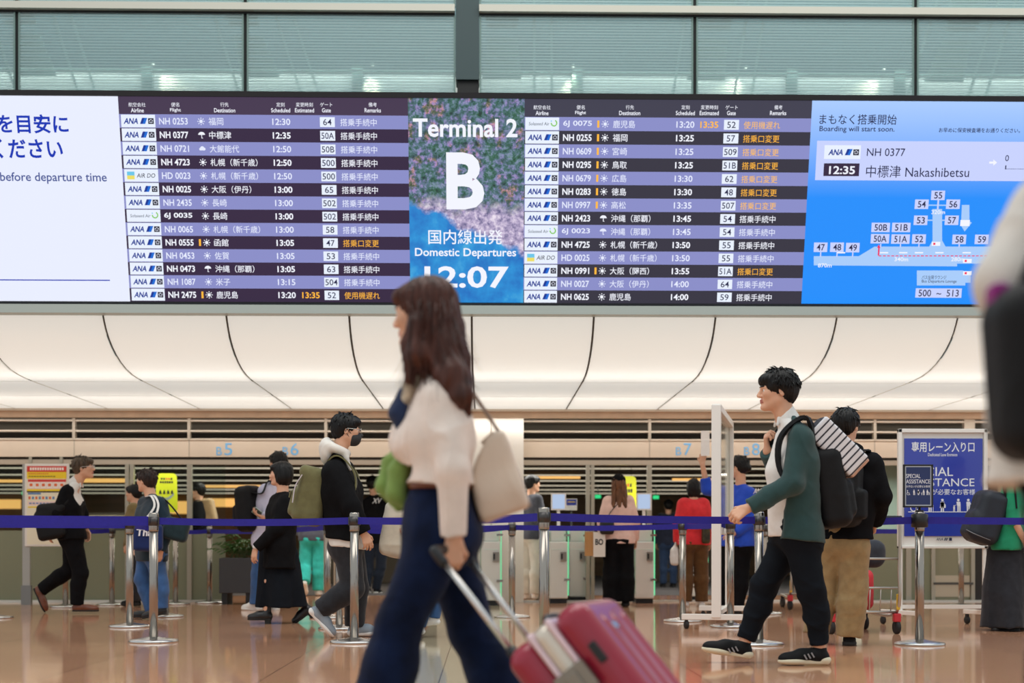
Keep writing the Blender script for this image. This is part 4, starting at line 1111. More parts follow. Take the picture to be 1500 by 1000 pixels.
# little framed card between tablets
c0 = P(828.5, 747, 18.9); c1 = P(845.5, 730, 18.9)
o = thing('info_card', 'small blue and white framed card between the gate tablets', 'card', (c0[0], 18.9, c0[2]))
MB().box((c0[0],18.9,c0[2]),(c1[0],18.92,c1[2]), 0).box((c0[0]+.012,18.895,lerp(c0[2],c1[2],.42)),(c1[0]-.012,18.9,c1[2]-.012), 1).box((c0[0]+.03,18.893,lerp(c0[2],c1[2],.68)),(c1[0]-.03,18.895,lerp(c0[2],c1[2],.75)), 2).build('card', [whitef, mat('poster_blue','#2f3fa8'), mat('n_yellow','#f2d21f')], o)
MB().tube([(lerp(c0,c1,.5)[0],18.92,0),(lerp(c0,c1,.5)[0],18.92,c0[2]+.03)], .012).lathe([(.12,0),(.11,.015)], (lerp(c0,c1,.5)[0],18.92,0), 0, 20).build('stand', blackp, o)
# planter with a palm
def planter():
    Yp = 17.9
    x0 = P(325,800,Yp)[0]; x1 = P(375,800,Yp)[0]; z1 = P(0,817,Yp)[2]
    xc = (x0+x1)/2
    o = thing('potted_palm', 'dark grey planter box with a bushy green palm, left of the jeans', 'plant', (xc, Yp, 0))
    MB().box((x0,Yp-.2,.14),(x1,Yp+.25,z1)).box((x0+.02,Yp-.17,z1-.01),(x1-.02,Yp+.22,z1+.004),1).build('planter_box', [mat('planter_grey', '#3a3c40', .55), mat('soil','#2a211a',.9)], o, .008)
    for xx in (x0+.03, x1-.10): MB().box((xx,Yp-.18,0),(xx+.07,Yp+.2,.145)).build('planter_foot', mat('planter_foot', '#1d1e20', .6), o)
    rnd = random.Random(4); m = MB()
    for i in range(30):
        a = rnd.uniform(0, 2*PI); L_ = rnd.uniform(.32, .62); up = rnd.uniform(.5, 1.0)
        b = V(xc+rnd.uniform(-.1,.1), Yp+rnd.uniform(-.1,.1), z1); d = V(math.cos(a), math.sin(a), 0)
        pts = [b+d*L_*t*.8*(1-up*.35)+V(0,0,L_*up*(1.25*t-.75*t*t)) for t in np.linspace(0,1,8)]
        m.tube(pts, [.005*(1-t*.7) for t in np.linspace(0,1,8)], 1, 5)
        for j in range(2, 8):
            for sg in (-1, 1):
                s_ = np.cross(d, UZ)*sg; l = .15*(1-.4*j/8); p0 = pts[j]
                q = p0+s_*l*.8+d*l*.6-V(0,0,l*.25); mid = (p0+q)/2+V(0,0,.012); wd = nrm(np.cross(q-p0, UZ))*.012
                m.add([p0, mid+wd, q, mid-wd], [(0,1,2,3)], 0)
    m.build('fronds', [mat('palm_green', '#3f6b2c', .5, noise=.3, nscale=6), mat('palm_stem', '#4d5a2c', .6)], o)
planter()
# grey bins behind the frosted glass at the right
for px, lab in ((1308, 'dark grey bin behind the frosted glass right of the luggage cart'),):
    x = P(px, 850, 19.1)[0]
    o = thing('waste_bin', lab, 'bin', (x, 19.1, 0))
    MB().box((x-.2,18.95,.02),(x+.2,19.3,.36)).build('body', mat('bin_grey', '#3c4044', .6), o, .02)
    MB().box((x-.21,18.94,.36),(x+.21,19.31,.39)).build('lid', blackp, o, .01)
# ------------------------------------------------------------------ people
SKIN = mat('skin_light', '#d9a98c', .5, spec=.35, noise=.06, nscale=14, bump=.08, bscale=180, sss=.08)
SKIN2 = mat('skin_warm', '#c99272', .5, spec=.35, noise=.06, nscale=14, bump=.08, bscale=180, sss=.08)
LIP = mat('lip_rose', '#b06a5e', .45)
EYEW = mat('eye_white', '#e8e4de', .25); IRIS = mat('eye_dark', '#1d1512', .2)
def hair_mat(name, col, hi=.5):
    return mat(name, col, .42, spec=.28, noise=hi, nscale=9, bump=.5, bscale=40, aniso_scale=(5, 5, .5))
HBLACK = hair_mat('hair_black', '#0c0a0a'); HBROWN = hair_mat('hair_brown', '#45241a', .5); HGREY = hair_mat('hair_brown_grey', '#4f4234', .45)
HTAN = hair_mat('hair_light_brown', '#6a452c', .5)
def grooves(C, U, F, amp=.003, n=40):
    C = np.asarray(C, np.float32); S = np.cross(U, F).astype(np.float32); F_ = np.asarray(F, np.float32); U_ = np.asarray(U, np.float32)
    def fn(p):
        q = p-C; a = np.arctan2(q @ S, q @ F_); z = q @ U_
        return amp*(np.sin(a*n+np.sin(z*40)*1.2+np.sin(a*5)*2)+.6*np.sin(a*n*.37+z*25))
    fn.amp = amp*1.6
    return fn
class Person:
    def __init__(s, name, label, Y, J, face=180, pitch=0, roll=0, torso=None, k=1.0, skin=SKIN, hb=.0065, hg=.010, group=None, cat='person', seed=1):
        s.Y = Y; s.k = k; s.skin = skin; s.hb = hb; s.hg = hg; s.seed = seed
        s.J = {q: P(v[0], v[1], Y+(v[2] if len(v) > 2 else 0)) for q, v in J.items()}
        foot = (s.J['aA']+s.J['aB'])/2
        s.root = thing(name, label, cat, (foot[0], foot[1], 0), group)
        a = math.radians(face); p = math.radians(pitch)
        s.F = V(math.cos(a)*math.cos(p), math.sin(a)*math.cos(p), math.sin(p))
        s.S = nrm(np.cross(UZ, s.F)); s.U = np.cross(s.F, s.S)
        if roll: 
            c, d = math.cos(math.radians(roll)), math.sin(math.radians(roll)); s.S, s.U = s.S*c+s.U*d, s.U*c-s.S*d
        t = math.radians(face if torso is None else torso); s.T = V(math.cos(t), math.sin(t), 0)
        s.C = s.J['head']; s.R = np.stack([s.F, s.S, s.U], -1)
    def hp(s, x, y, z): return s.C+(s.F*x+s.S*y+s.U*z)*s.k
    # ---- skin
    def _head(s, f):
        k = s.k; E = lambda x,y,z,r,kk=.02,m='u': f.ell(s.hp(x,y,z), np.array(r)*k, s.R, kk, m)
        C = lambda a,b,ra,rb,kk=.015: f.rc(s.hp(*a), s.hp(*b), ra*k, rb*k, kk)
        E(-.014,0,.032,(.096,.075,.083)); E(.028,0,-.030,(.060,.060,.082),.03)
        for q in (-1,1):
            C((-.002,q*.046,-.052),(.062,q*.016,-.092),.022,.018,.025); E(.060,q*.038,-.016,(.026,.022,.026),.02)
            C((.074,q*.042,.018),(.086,q*.010,.020),.010,.011,.012)
        E(.076,0,-.094,(.020,.020,.018),.015)
        C((.086,0,.012),(.107,0,-.026),.009,.0115,.010)
        for q in (-1,1): E(.096,q*.011,-.031,(.013,.008,.008),.008)
        for q in (-1,1): E(.094,q*.031,.000,(.012,.017,.009),.010,'s')
        C((.084,-.017,-.056),(.091,0,-.054),.006,.007,.006); C((.084,.017,-.056),(.091,0,-.054),.006,.007,.006)
        C((.083,-.014,-.066),(.089,0,-.066),.006,.0075,.006); C((.083,.014,-.066),(.089,0,-.066),.006,.0075,.006)
        for q in (-1,1):
            Re = s.R @ rot(q*.35, .15)
            f.ell(s.hp(-.012,q*.079,-.006), np.array((.019,.0075,.032))*k, Re, .008); f.ell(s.hp(-.006,q*.086,-.003), np.array((.009,.005,.018))*k, Re, .004, 's')
        f.rc(s.hp(-.022,0,-.05), s.J['neck']-V(0,0,.03), .056*k, .060*k, .03)
    def _hand(s, f, w, d, n, curl, sg):
        """w wrist, d along the hand, n out of the palm, sg thumb side"""
        k = s.k; d = nrm(d); n = nrm(n-d*np.dot(n, d)); t = np.cross(d, n)*sg
        kn = []
        for o, l in ((.030,.082),(.010,.088),(-.011,.084),(-.030,.076)):
            q = w+d*l*k+t*o*k; kn.append(q); f.rc(w+d*.012*k+t*o*.45*k, q, .0135*k, .0115*k, .012)
        for i, (q, L_) in enumerate(zip(kn, (.072,.080,.074,.058))):
            a = 0; p = q; cu = curl*(1+.10*i); sp = t*(.06, .02, -.03, -.09)[i]
            for j, (fr, r0, r1) in enumerate(((.46,.0098,.0088),(.30,.0088,.0080),(.24,.0080,.0066))):
                a += cu*(.75, 1.0, .7)[j]; e = p+nrm(d*math.cos(a)+n*math.sin(a)+sp)*L_*fr*k
                f.rc(p, e, r0*k, r1*k, .004); p = e
        p = w+d*.028*k+t*.024*k; dd = nrm(d*.62+t*.62+n*.35); e = p+dd*.042*k; f.rc(w+d*.01*k+t*.012*k, p, .015*k, .0135*k, .012); f.rc(p, e, .0135*k, .0105*k, .008)
        f.rc(e, e+nrm(dd+d*.5+n*(.2+curl*.7)-t*.3*curl)*.032*k, .0105*k, .008*k, .004)
    def body(s, curl=(.45,.45), hd=(None,None), pn=(None,None), arms=(1,1), thumb=(1,1)):
        J = s.J; k = s.k; f = Soft(); s._head(f)
        mid = (J['hA']+J['hB'])/2; ms = (J['sA']+J['sB'])/2
        f.rc(lerp(J['neck'],ms,.5)-V(0,0,.01), lerp(ms, mid, .25), .055*k, .08*k, .04)
        f.rc(lerp(J['sA'],J['sB'],.2), lerp(J['sA'],J['sB'],.8), .045*k, .045*k, .04)
        f.rc(lerp(ms, mid, .25), mid, .085*k, .08*k, .04)
        for i, X in enumerate('AB'):
            if arms[i]:
                f.rc(lerp(J['s'+X], ms, .2), J['e'+X], .042*k, .036*k, .03); f.rc(J['e'+X], J['w'+X], .037*k, .027*k, .02)
                d = (J['w'+X]-J['e'+X]) if hd[i] is None else np.array(hd[i], float)
                n = (mid-J['w'+X])*V(1,1,0) if pn[i] is None else np.array(pn[i], float)
                sg = thumb[i]
                if pn[i] is None:      # thumb towards the front of the body
                    t = np.cross(nrm(d), nrm(n)); sg = 1 if np.dot(t, s.T) > 0 else -1
                s._hand(f, J['w'+X], d, n, curl[i], sg)
            f.rc(lerp(J['h'+X], mid, .1), J['k'+X], .062*k, .045*k, .04); f.rc(J['k'+X], J['a'+X], .045*k, .036*k, .02)
        lipc = s.hp(.09,0,-.060); R = s.R.astype(np.float32)
        def pick(c):
            q = (c-lipc) @ R
            return ((np.abs(q[:,2]) < .011*k) & (np.abs(q[:,1]) < .021*k) & (q[:,0] > -.012*k)).astype(int)
        o = f.build('body', [s.skin, LIP], s.hb, s.root, None, pick)
        e = MB()
        for q in (-1, 1):
            c = s.hp(.0765,q*.031,.000); e2 = MB()
            e2.lathe([(.0001,.0115*k),(.006*k,.0098*k),(.0062*k,.0096*k)], c, 1, 14, axis=s.F)
            e2.lathe([(.0062*k,.0096*k),(.010*k,.006*k),(.0115*k,0),(.008*k,-.008*k)], c, 0, 14, axis=s.F)
            e2.build('eye', [EYEW, IRIS], s.root)
        return o
    def brows(s, m=HBLACK):
        for q in (-1, 1):
            MB().tube([s.hp(.078,q*.047,.020), s.hp(.091,q*.030,.027), s.hp(.097,q*.013,.023)], [(.002*s.k,.0035*s.k),(.0025*s.k,.005*s.k),(.002*s.k,.004*s.k)], 0, 8).build('eyebrow', m, s.root)
    # ---- clothes
    def top(s, name, m, ease=.022, hem=None, slope=0, sleeve=(1,1), fold=.006, fr=26, fat=1.0, bust=0, arms=(1,1), neckr=.06, flare=0, cuff=None, slim=1.0, hood=False, seed=None, h=None, hemn=None, front=None, extra=None, armr=1.0):
        J = s.J; k = s.k; f = Soft(); T = s.T
        ms = (J['sA']+J['sB'])/2; mh = (J['hA']+J['hB'])/2; e = ease
        def pt(X, t, inn): return lerp(lerp(J['s'+X], J['h'+X], t), lerp(ms, mh, t), inn)
        f.rc(pt('A',.03,.16), pt('B',.03,.16), .062*k+e, None, .04)
        f.rc(pt('A',.28,.30)+T*.008, pt('B',.28,.30)+T*.008, .095*k*fat+e, None, .05)
        f.rc(pt('A',.66,.36), pt('B',.66,.36), .088*k*fat*slim+e, None, .05)
        f.rc(pt('A',1.0,.10), pt('B',1.0,.10), .098*k*fat+e+flare*.4, None, .05)
        f.rc(lerp(ms,mh,.2)-T*.02, lerp(ms,mh,.7), .095*k*fat+e, .09*k*fat*slim+e, .05)
        for X in 'AB':
            f.rc(pt(X,.25,.25), pt(X,.95,.12), .085*k*fat*slim+e, .088*k*fat+e+flare*.3, .05)
            f.rc(J['neck']-V(0,0,.035), lerp(J['neck'], J['s'+X], .75)-V(0,0,.02), .042*k+e*.6, .048*k+e, .03)
            if bust: f.ell(pt(X,.34,.42)+T*(.075*k+e*.5), (.065*bust,.06*bust,.065*bust), None, .04)
        if hem is not None:
            for X in 'AB': 
                q = J['h'+X].copy(); q[2] = hem-.06; f.rc(lerp(J['h'+X],mh,.1), q, .098*k*fat+e+flare*.4, .10*k*fat+e+flare, .05)
            q = mh.copy(); q[2] = hem-.06; f.rc(mh, q, .10*k*fat+e+flare*.5, .11*k*fat+e+flare, .05)
        if extra: extra(f)
        if hem is not None: f.cut((mh[0], mh[1], hem), (slope, 0, -1) if hemn is None else hemn)
        if front is not None: f.cut(front[0], front[1], .006)
        for i, X in enumerate('AB'):
            if not arms[i]: continue
            a, b, c = J['s'+X], J['e'+X], J['w'+X]; sl = sleeve[i]
            ar = 1.0
            f.rc(lerp(a, ms, .12), b, (.052*k+e)*armr, (.043*k+e*.9)*armr, .022)
            if sl > 0:
                w = lerp(b, c, sl); f.rc(b, w+nrm(c-b)*.03, (.043*k+e*.9)*armr, (.031*k+e*.8)*armr, .02)
                d = nrm(c-b); h3 = V(0,0,1) if abs(d[2]) < .8 else V(0,1,0); bx = nrm(np.cross(h3, d))
                f.box(w+d*.10, (.10,.075,.075), np.stack([d, bx, np.cross(d, bx)], -1), .005, .004, 's')
        # neck opening
        f.rc(J['neck']+V(0,0,neckr*.45), J['neck']+V(0,0,.2)+T*.02, neckr*.9*k, .09*k, .006, 's')
        return f.build(name, m, (h or s.hg), s.root, folds(fold, fr, seed or s.seed, (1,1,.75)) if fold else None)
    def legs(s, name, m, ease=.018, waist=None, knee=.060, ankle=.052, thigh=.088, fold=.006, fr=24, cut=0.0, hipr=.105, seat=True, h=None):
        J = s.J; k = s.k; f = Soft(); e = ease; mh = (J['hA']+J['hB'])/2; T = s.T
        f.rc(lerp(J['hA'],mh,.2), lerp(J['hB'],mh,.2), hipr*k+e, None, .05)
        f.rc(mh, mh+V(0,0,.16), .085*k+e, .085*k+e, .05); 
        f.rc(lerp(J['hA'],mh,.3)+V(0,0,.08), lerp(J['hB'],mh,.3)+V(0,0,.08), .088*k+e, None, .05)
        if seat: 
            for X in 'AB': f.ell(lerp(J['h'+X],mh,.2)-T*.05-V(0,0,.03), (.085*k+e*.5,)*3, None, .05)
        for X in 'AB':
            a, b, c = J['h'+X], J['k'+X], J['a'+X]; d = nrm(c-b)
            f.rc(a-V(0,0,.03), b, thigh*k+e, knee*k+e, .05 if X == 'A' else .02)
            f.rc(b, lerp(b,c,.35)-T*.012, knee*k+e, (knee*.62+ankle*.40)*k+e, .03); f.rc(lerp(b,c,.35)-T*.012, c+d*(.04-cut), (knee*.62+ankle*.40)*k+e, ankle*k+e*.7, .03)
            h3 = V(0,0,1) if abs(d[2]) < .8 else V(0,1,0); bx = nrm(np.cross(h3, d))
            f.box(c+d*(.015-cut+.12), (.12,.14,.14), np.stack([d, bx, np.cross(d, bx)], -1), .004, .004, 's')
        wz = mh[2]+.12 if waist is None else waist
        f.cut((0,0,wz), (0,0,1))
        return f.build(name, m, h or s.hg, s.root, folds(fold, fr, s.seed+7, (1,1,1.5)) if fold else None)
    def shoe(s, X, yaw, pitch, up, sole, kind='sneaker', L=.265, name='shoe', drop=.085):
        k = s.k; a = math.radians(yaw); p = math.radians(pitch)
        Fd = V(math.cos(a)*math.cos(p), math.sin(a)*math.cos(p), math.sin(p)); Sd = nrm(np.cross(UZ, Fd)); Ud = np.cross(Fd, Sd)
        A = s.J['a'+X]; R = np.stack([Fd, Sd, Ud], -1); L = L*k
        o = A-Ud*drop*k-Fd*.045*k
        q = lambda x,y,z: o+Fd*x*L+Sd*y*k+Ud*z*k
        f = Soft()
        f.rc(q(.10,0,.045), q(.52,0,.047), .036*k, .036*k, .03); f.rc(q(.52,0,.047), q(.86,0,.036), .036*k, .026*k, .03); f.ell(q(.70,0,.034), (.30*L,.046*k,.036*k), R, .02)
        f.ell(q(.22,0,.03), (.24*L,.037*k,.05*k), R, .02)
        hi = {'sneaker':.098,'boot':.16,'loafer':.078}[kind]
        f.rc(q(.17,0,.05), q(.15,0,hi), .036*k, .037*k, .02); f.rc(q(.25,0,.06), q(.55,0,.055), .034*k, .03*k, .03)
        f.cut(q(0,0,.018), -Ud); f.cut(q(.2,0,hi), Ud)
        sh = f.build(name, up, min(s.hb, .006), s.root)
        g = Soft(); th = .013 if kind != 'sneaker' else .019
        g.box(q(.30,0,th), (.31*L,.037*k,th*k), R, .012*k, .02); g.ell(q(.70,.0,th), (.31*L,.047*k,.022*k), R, .015)
        g.cut(q(0,0,2*th+(.012 if kind == 'sneaker' else .004)), Ud); g.cut(q(0,0,.002), -Ud)
        if kind == 'sneaker': g.ell(q(.08,0,.026), (.15*L,.045*k,.026*k), R, .010); g.ell(q(.68,0,.020), (.31*L,.053*k,.024*k), R, .010)
        if kind == 'boot': g.box(q(.14,0,-.015), (.12*L,.033*k,.035*k), R, .006, .006)
        g.build('sole', sole, min(s.hb, .006), sh)
        if kind == 'sneaker':
            m = MB()
            for i in range(4):
                x = .34+.075*i; z = .092-.014*i
                m.tube([q(x,-.026,z-.012), q(x+.02,0,z+.0), q(x,.026,z-.012)], .0035*k, 0, 6)
            m.build('laces', mat('laces_grey', '#b9b9b6', .7), sh)
        return sh
    # ---- hair
    def hair(s, kind='short', m=HBLACK, length=0, tufts=160, seed=3, fringe=True, h=.006, vol=1.0):
        k = s.k; f = Soft(); R = s.R
        E = lambda x,y,z,r,kk=.02,md='u': f.ell(s.hp(x,y,z), np.array(r)*k, R, kk, md)
        E(-.020,0,.040,(.110*vol,.092*vol,.091*vol)); E(-.055,0,-.012,(.062,.074,.070),.03)
        if fringe: E(.060,0,.066,(.045,.070,.034),.02)
        if kind == 'bob': E(-.028,0,-.030,(.092,.098,.105),.03); 
        if kind in ('bun',): E(-.112,0,-.010,(.045,.05,.045),.015)
        if kind == 'long': E(-.04,0,-.03,(.085,.095,.12),.03)
        # face and ears stay free
        zc = -.055 if kind != 'bob' else -.06
        E(.098,0,zc,(.066,.088,.092),.012,'s')
        if kind in ('short','bun'):
            for q in (-1,1): E(.022,q*.092,-.050,(.040,.034,.058),.01,'s')
            f.cut(s.hp(0,0,-.085), -s.U)
        elif kind == 'bob': f.cut(s.hp(0,0,-.125), -s.U)
        o_ = f.build('hair', m, h, s.root, grooves(s.C, s.U, s.F, .0028*k, 34))
        if tufts:
            rnd = random.Random(seed); mb = MB()
            for i in range(tufts):
                th = rnd.uniform(-PI, PI); ph = rnd.uniform(-.05, 1.35)
                d = V(math.cos(th)*math.cos(ph), math.sin(th)*math.cos(ph), math.sin(ph))
                if d[0] > .55 and d[2] < .30: continue
                c = V(-.020,0,.040); r = V(.107,.089,.088)*vol; b = c+r*d
                if kind in ('bob','long') and d[2] < .2: b = b+V(0,.006*math.copysign(1,d[1]),-.02)
                tan = nrm(V(d[0]*d[2], d[1]*d[2], -(1-d[2]*d[2]))+V(rnd.uniform(-.4,.4), rnd.uniform(-.4,.4), rnd.uniform(-.1,.3)))
                L_ = rnd.uniform(.03,.05)
                pts = [s.hp(*(b+d*.000)), s.hp(*(b+tan*L_*.5+d*.003)), s.hp(*(b+tan*L_*.95-d*.002))]
                mb.tube(pts, [.0035*k,.0045*k,.0005*k], 0, 4)
            mb.build('hair_tufts', m, o_)
        return o_
    def collar(s, m, h=.040, r=.064, front=.0):
        J = s.J; k = s.k; d = nrm(s.hp(-.022,0,-.05)-J['neck']); f = Soft()
        f.rc(J['neck']-d*.03, J['neck']+d*h, (r+.012)*k, r*k, .02); f.cut(J['neck']+d*h*.8, d+s.T*.45)
        for q in (-1, 1):
            a = J['neck']+s.T*.040*k+np.cross(UZ, s.T)*q*.026-V(0,0,.022); f.rc(a+d*.02-s.T*.01, a+s.T*.018-V(0,0,.045)+np.cross(UZ, s.T)*q*.018, .014, .008, .012)
        return f.build('collar', m, .006, s.root)
    def glasses(s, m, temple=True):
        g = MB(); k = s.k
        for q in (-1,1):
            c = (.106, q*.033, .002); n = 16
            g.tube([s.hp(c[0]-abs(math.cos(2*PI*j/n))*.004, c[1]+.025*math.cos(2*PI*j/n), c[2]+.017*math.sin(2*PI*j/n)) for j in range(n+1)], .0022*k, 0, 6)
            g.tube([s.hp(.103,q*.058,.006), s.hp(.06,q*.080,.008), s.hp(-.005,q*.087,.008), s.hp(-.02,q*.087,-.006)], .0024*k, 0, 6)
        g.tube([s.hp(.106,-.009,.006), s.hp(.109,0,.009), s.hp(.106,.009,.006)], .0022*k, 0, 6)
        return g.build('glasses', m, s.root)
    def mask(s, m):
        k = s.k; f = Soft(); R = s.R
        f.ell(s.hp(.054,0,-.060), np.array((.062,.064,.060))*k, R, .02); f.rc(s.hp(.085,0,-.02), s.hp(.116,0,-.030), .012*k, .014*k, .02)
        f.cut(s.hp(.02,0,0), -s.F); f.cut(s.hp(.07,0,-.008), s.U-s.F*.1); f.cut(s.hp(.05,0,-.118), -s.U)
        o = f.build('face_mask', m, .006, s.root)
        g = MB()
        for q in (-1,1):
            g.tube([s.hp(.03,q*.060,-.03), s.hp(-.012,q*.085,.012), s.hp(-.02,q*.086,-.012), s.hp(.03,q*.055,-.075)], .0022*k, 0, 5)
        g.build('ear_loops', m, o)
def soft_bag(name, label, cat, c, half, R, m, rnd=.06, group=None, h=.010, fold=.004, extra=None, fr=22, seed=5):
    """a bag: the body as a soft box; extra(f) adds more volumes"""
    o = thing(name, label, cat, c, group); f = Soft(); f.box(c, half, R, rnd, .03)
    if extra: extra(f)
    f.build('bag_body', m, h, o, folds(fold, fr, seed) if fold else None)
    return o
D2R = math.radians
# fabrics
c_green = fabric('cardigan_green', '#2a4646', noise=.10, bump=.6, bscale=420); c_white = fabric('cotton_white', '#e6e4e0', noise=.05)
c_black = fabric('cloth_black', '#0f0f12', noise=.2, sheen=0, spec=.12); c_black2 = fabric('wool_black', '#121214', noise=.2, bump=.6, sheen=0, spec=.1); c_trnavy = fabric('trousers_black_navy', '#0f141b', noise=.15, sheen=0, spec=.15)
c_denim = fabric('denim_dark', '#0e1b38', sheen=.05, spec=.12, noise=.45, nscale=9, bump=.5, bscale=500); c_denim2 = fabric('denim_mid', '#3a5f92', noise=.25, nscale=8, bump=.5, bscale=500)
c_cream = fabric('blouse_cream', '#e9dcd2', noise=.06, bump=.4, bscale=300); c_khaki = fabric('khaki_cotton', '#97805a', noise=.12); c_brown = fabric('brown_corduroy', '#5e4021', noise=.15)
c_red = fabric('red_knit', '#e0353c', noise=.08, bump=.7); c_pink = fabric('pink_knit', '#e8c5b8', noise=.06); c_blue = fabric('uniform_blue', '#1c49c0', noise=.08, rough=.6)
c_navy = fabric('jacket_blue_grey', '#1d303d', noise=.12); c_lav = fabric('shirt_lavender_white', '#cfcfe6', noise=.06); c_teal = fabric('teal_cotton', '#35b8ae', noise=.12)
c_grey = fabric('sweater_grey', '#474953', noise=.12, bump=.6); c_charc = fabric('charcoal_denim', '#27292e', noise=.2); c_olive = fabric('olive_canvas', '#6d6a47', noise=.12, bump=.6)
c_olive2 = fabric('olive_jacket', '#7a6a45', noise=.1); c_skirt = fabric('dark_pleats', '#26282e', noise=.2); c_lime = fabric('lime_towel', '#7c9950', noise=.1, bump=.7, bscale=150)
c_hood = fabric('hood_white', '#e4e0d8', noise=.05); c_canvas = fabric('canvas_cream', '#dcd3c0', noise=.06)
leath_b = mat('leather_brown', '#6b3a24', .35, noise=.2, nscale=12, bump=.15, bscale=90); leath_k = mat('leather_black', '#161416', .35, bump=.2, bscale=90)
leath_c = mat('handbag_cream', '#d9c7b4', .45, noise=.05, bump=.2, bscale=70); sole_c = mat('sole_cream', '#d8d2b8', .6); sole_w = mat('sole_white', '#e4e3df', .6); sole_k = mat('sole_black', '#1a1a1b', .7)
nylon_k = mat('nylon_black', '#0d0d10', .6, spec=.25, noise=.25, nscale=20, bump=.4, bscale=300); shoe_w = mat('shoe_white', '#e9e7e3', .5, bump=.1); shoe_k = mat('shoe_black', '#0e0e10', .6, spec=.2, bump=.3, bscale=200)
shoe_g = mat('shoe_blue_grey', '#8b98a3', .6, noise=.1, bump=.4, bscale=260); metal_s = mat('buckle_steel', '#c2bfb8', .25, 1)
def strap(name, pts, w, t, m, parent, wd=(0,1,0)):
    return MB().ribbon(smooth(pts), V(*wd), w, t).build(name, m, parent)
def smooth(pts, n=5):
    pts = [np.asarray(p, float) for p in pts]; out = []
    q = [2*pts[0]-pts[1]]+pts+[2*pts[-1]-pts[-2]]
    for i in range(1, len(q)-2):
        for j in range(n):
            t = j/n; a, b, c, d = q[i-1:i+3]
            out.append(.5*((2*b)+(c-a)*t+(2*a-5*b+4*c-d)*t*t+(3*b-a-3*c+d)*t**3))
    return out+[pts[-1]]
def cap(p, m, brim=True):
    f = Soft(); k = p.k
    f.ell(p.hp(-.014,0,.050), np.array((.116,.096,.092))*k, p.R); f.cut(p.hp(0,0,.038), -p.U+p.F*.08)
    if brim: f.box(p.hp(.13,0,.040), np.array((.05,.07,.006))*k, p.R @ rot(0,.18), .005, .015)
    f.ell(p.hp(-.014,0,.141), np.array((.010,.010,.006))*k, p.R)
    return f.build('cap', m, .006, p.root)

# ---- man in the green cardigan
Y = 8.68
p = man = Person('person', 'man in a green cardigan striding left in black trousers and black sneakers', Y, dict(
  head=(1138,573), neck=(1151,607), sA=(1174,643,-.17), sB=(1156,640,.17), eA=(1160,708,-.22), wA=(1096,744,-.21), eB=(1140,694,.24), wB=(1124,660,.10),
  hA=(1172,782,-.09), hB=(1158,782,.09), kA=(1190,868,-.10), aA=(1201,951,-.10), kB=(1120,858,.10), aB=(1090,942,.10)), face=180, torso=180, k=1.06, hb=.0055, hg=.008)
p.body(curl=(.9,1.1), hd=(None,(-.12,-.1,1)), pn=(None,(.9,-.3,0))); p.brows()
p.hair('short', HBLACK, tufts=240, vol=1.04)
p.top('shirt', c_white, .010, hem=P(1160,786,Y)[2], sleeve=(0,0), fold=.005, extra=lambda f: (f.rc(P(1146,640,Y-.02), P(1143,690,Y-.03), .045, .085, .04), f.rc(P(1143,690,Y-.03), P(1147,780,Y-.03), .085, .09, .04)), arms=(0,0), neckr=.052)
p.collar(c_white, .022, .058)
fm = (p.J['sA']+p.J['sB'])/2
p.top('cardigan', c_green, .026, hem=P(1165,792,Y)[2], slope=-.10, sleeve=(.98,.98), fold=.008, fr=22, flare=.02, neckr=.075, front=(fm+V(-.055,0,0), V(-1,0,.10)))
p.legs('trousers', c_trnavy, .020, knee=.060, ankle=.040, fold=.011, fr=17, cut=.045)
for X, pit in (('A', 0), ('B', 9)):
    sh_ = p.shoe(X, 180, pit, shoe_k, sole_c, 'sneaker', .285); a_ = p.J['a'+X]
    m = MB()
    for i in range(3): c_ = a_+V(-.055-.022*i,-.052,-.030-.006*i); m.obox(c_, (nrm(V(-.5,0,.86)), V(0,1,0), nrm(V(.86,0,.5))), (.016,.004,.004))
    m.build('side_marks', mat('shoe_marks', '#8f8f92', .4), sh_)
# his black backpack
bc = P(1212,715,Y); R = rot(0, D2R(-10))
b = soft_bag('backpack', 'black backpack on the back of the man in the green cardigan', 'backpack', bc, (.10,.16,.25), R, nylon_k, .07, h=.009,
  extra=lambda f: f.box(bc+R @ V(.08,0,-.08), (.06,.12,.12), R, .05, .02))
for d in (-.15, .13):
    a = p.J['sA']*V(1,0,1)+V(0,Y+d,0)
    strap('strap', [bc+V(-.07,d*.5,.18), a+V(.05,0,.115), a+V(-.035,0,.105), a+V(-.125,0,.0), a+V(-.13,0,-.16), a+V(-.06,-.02 if d < 0 else .02,-.29), bc+V(-.06,d*.7,-.2)], .055, .022, nylon_k, b, (.6,1,0))
# striped cushion bag leaning out of it
def striped():
    m = bpy.data.materials.new('striped_cotton'); m.use_nodes = True; nt = m.node_tree; n = nt.nodes; L = nt.links
    tc = n.new('ShaderNodeTexCoord'); sp = n.new('ShaderNodeSeparateXYZ'); L.new(tc.outputs['Object'], sp.inputs[0])
    def mth(op, a, b_):
        k_ = n.new('ShaderNodeMath'); k_.operation = op
        for i_, q in enumerate((a, b_)):
            if isinstance(q, (int, float)): k_.inputs[i_].default_value = q
            else: L.new(q, k_.inputs[i_])
        return k_.outputs[0]
    along = mth('ADD', mth('MULTIPLY', sp.outputs[0], .72), mth('MULTIPLY', sp.outputs[2], -.69))
    fr = mth('FRACT', mth('ADD', mth('MULTIPLY', along, 1/.036), 20.3), 0); st = mth('LESS_THAN', fr, .27)
    mx = n.new('ShaderNodeMix'); mx.data_type = 'RGBA'; L.new(st, mx.inputs[0]); mx.inputs[6].default_value = srgb('#d9d9dd'); mx.inputs[7].default_value = srgb('#2b2b36')
    L.new(mx.outputs[2], n['Principled BSDF'].inputs['Base Color']); n['Principled BSDF'].inputs['Roughness'].default_value = .8; return m
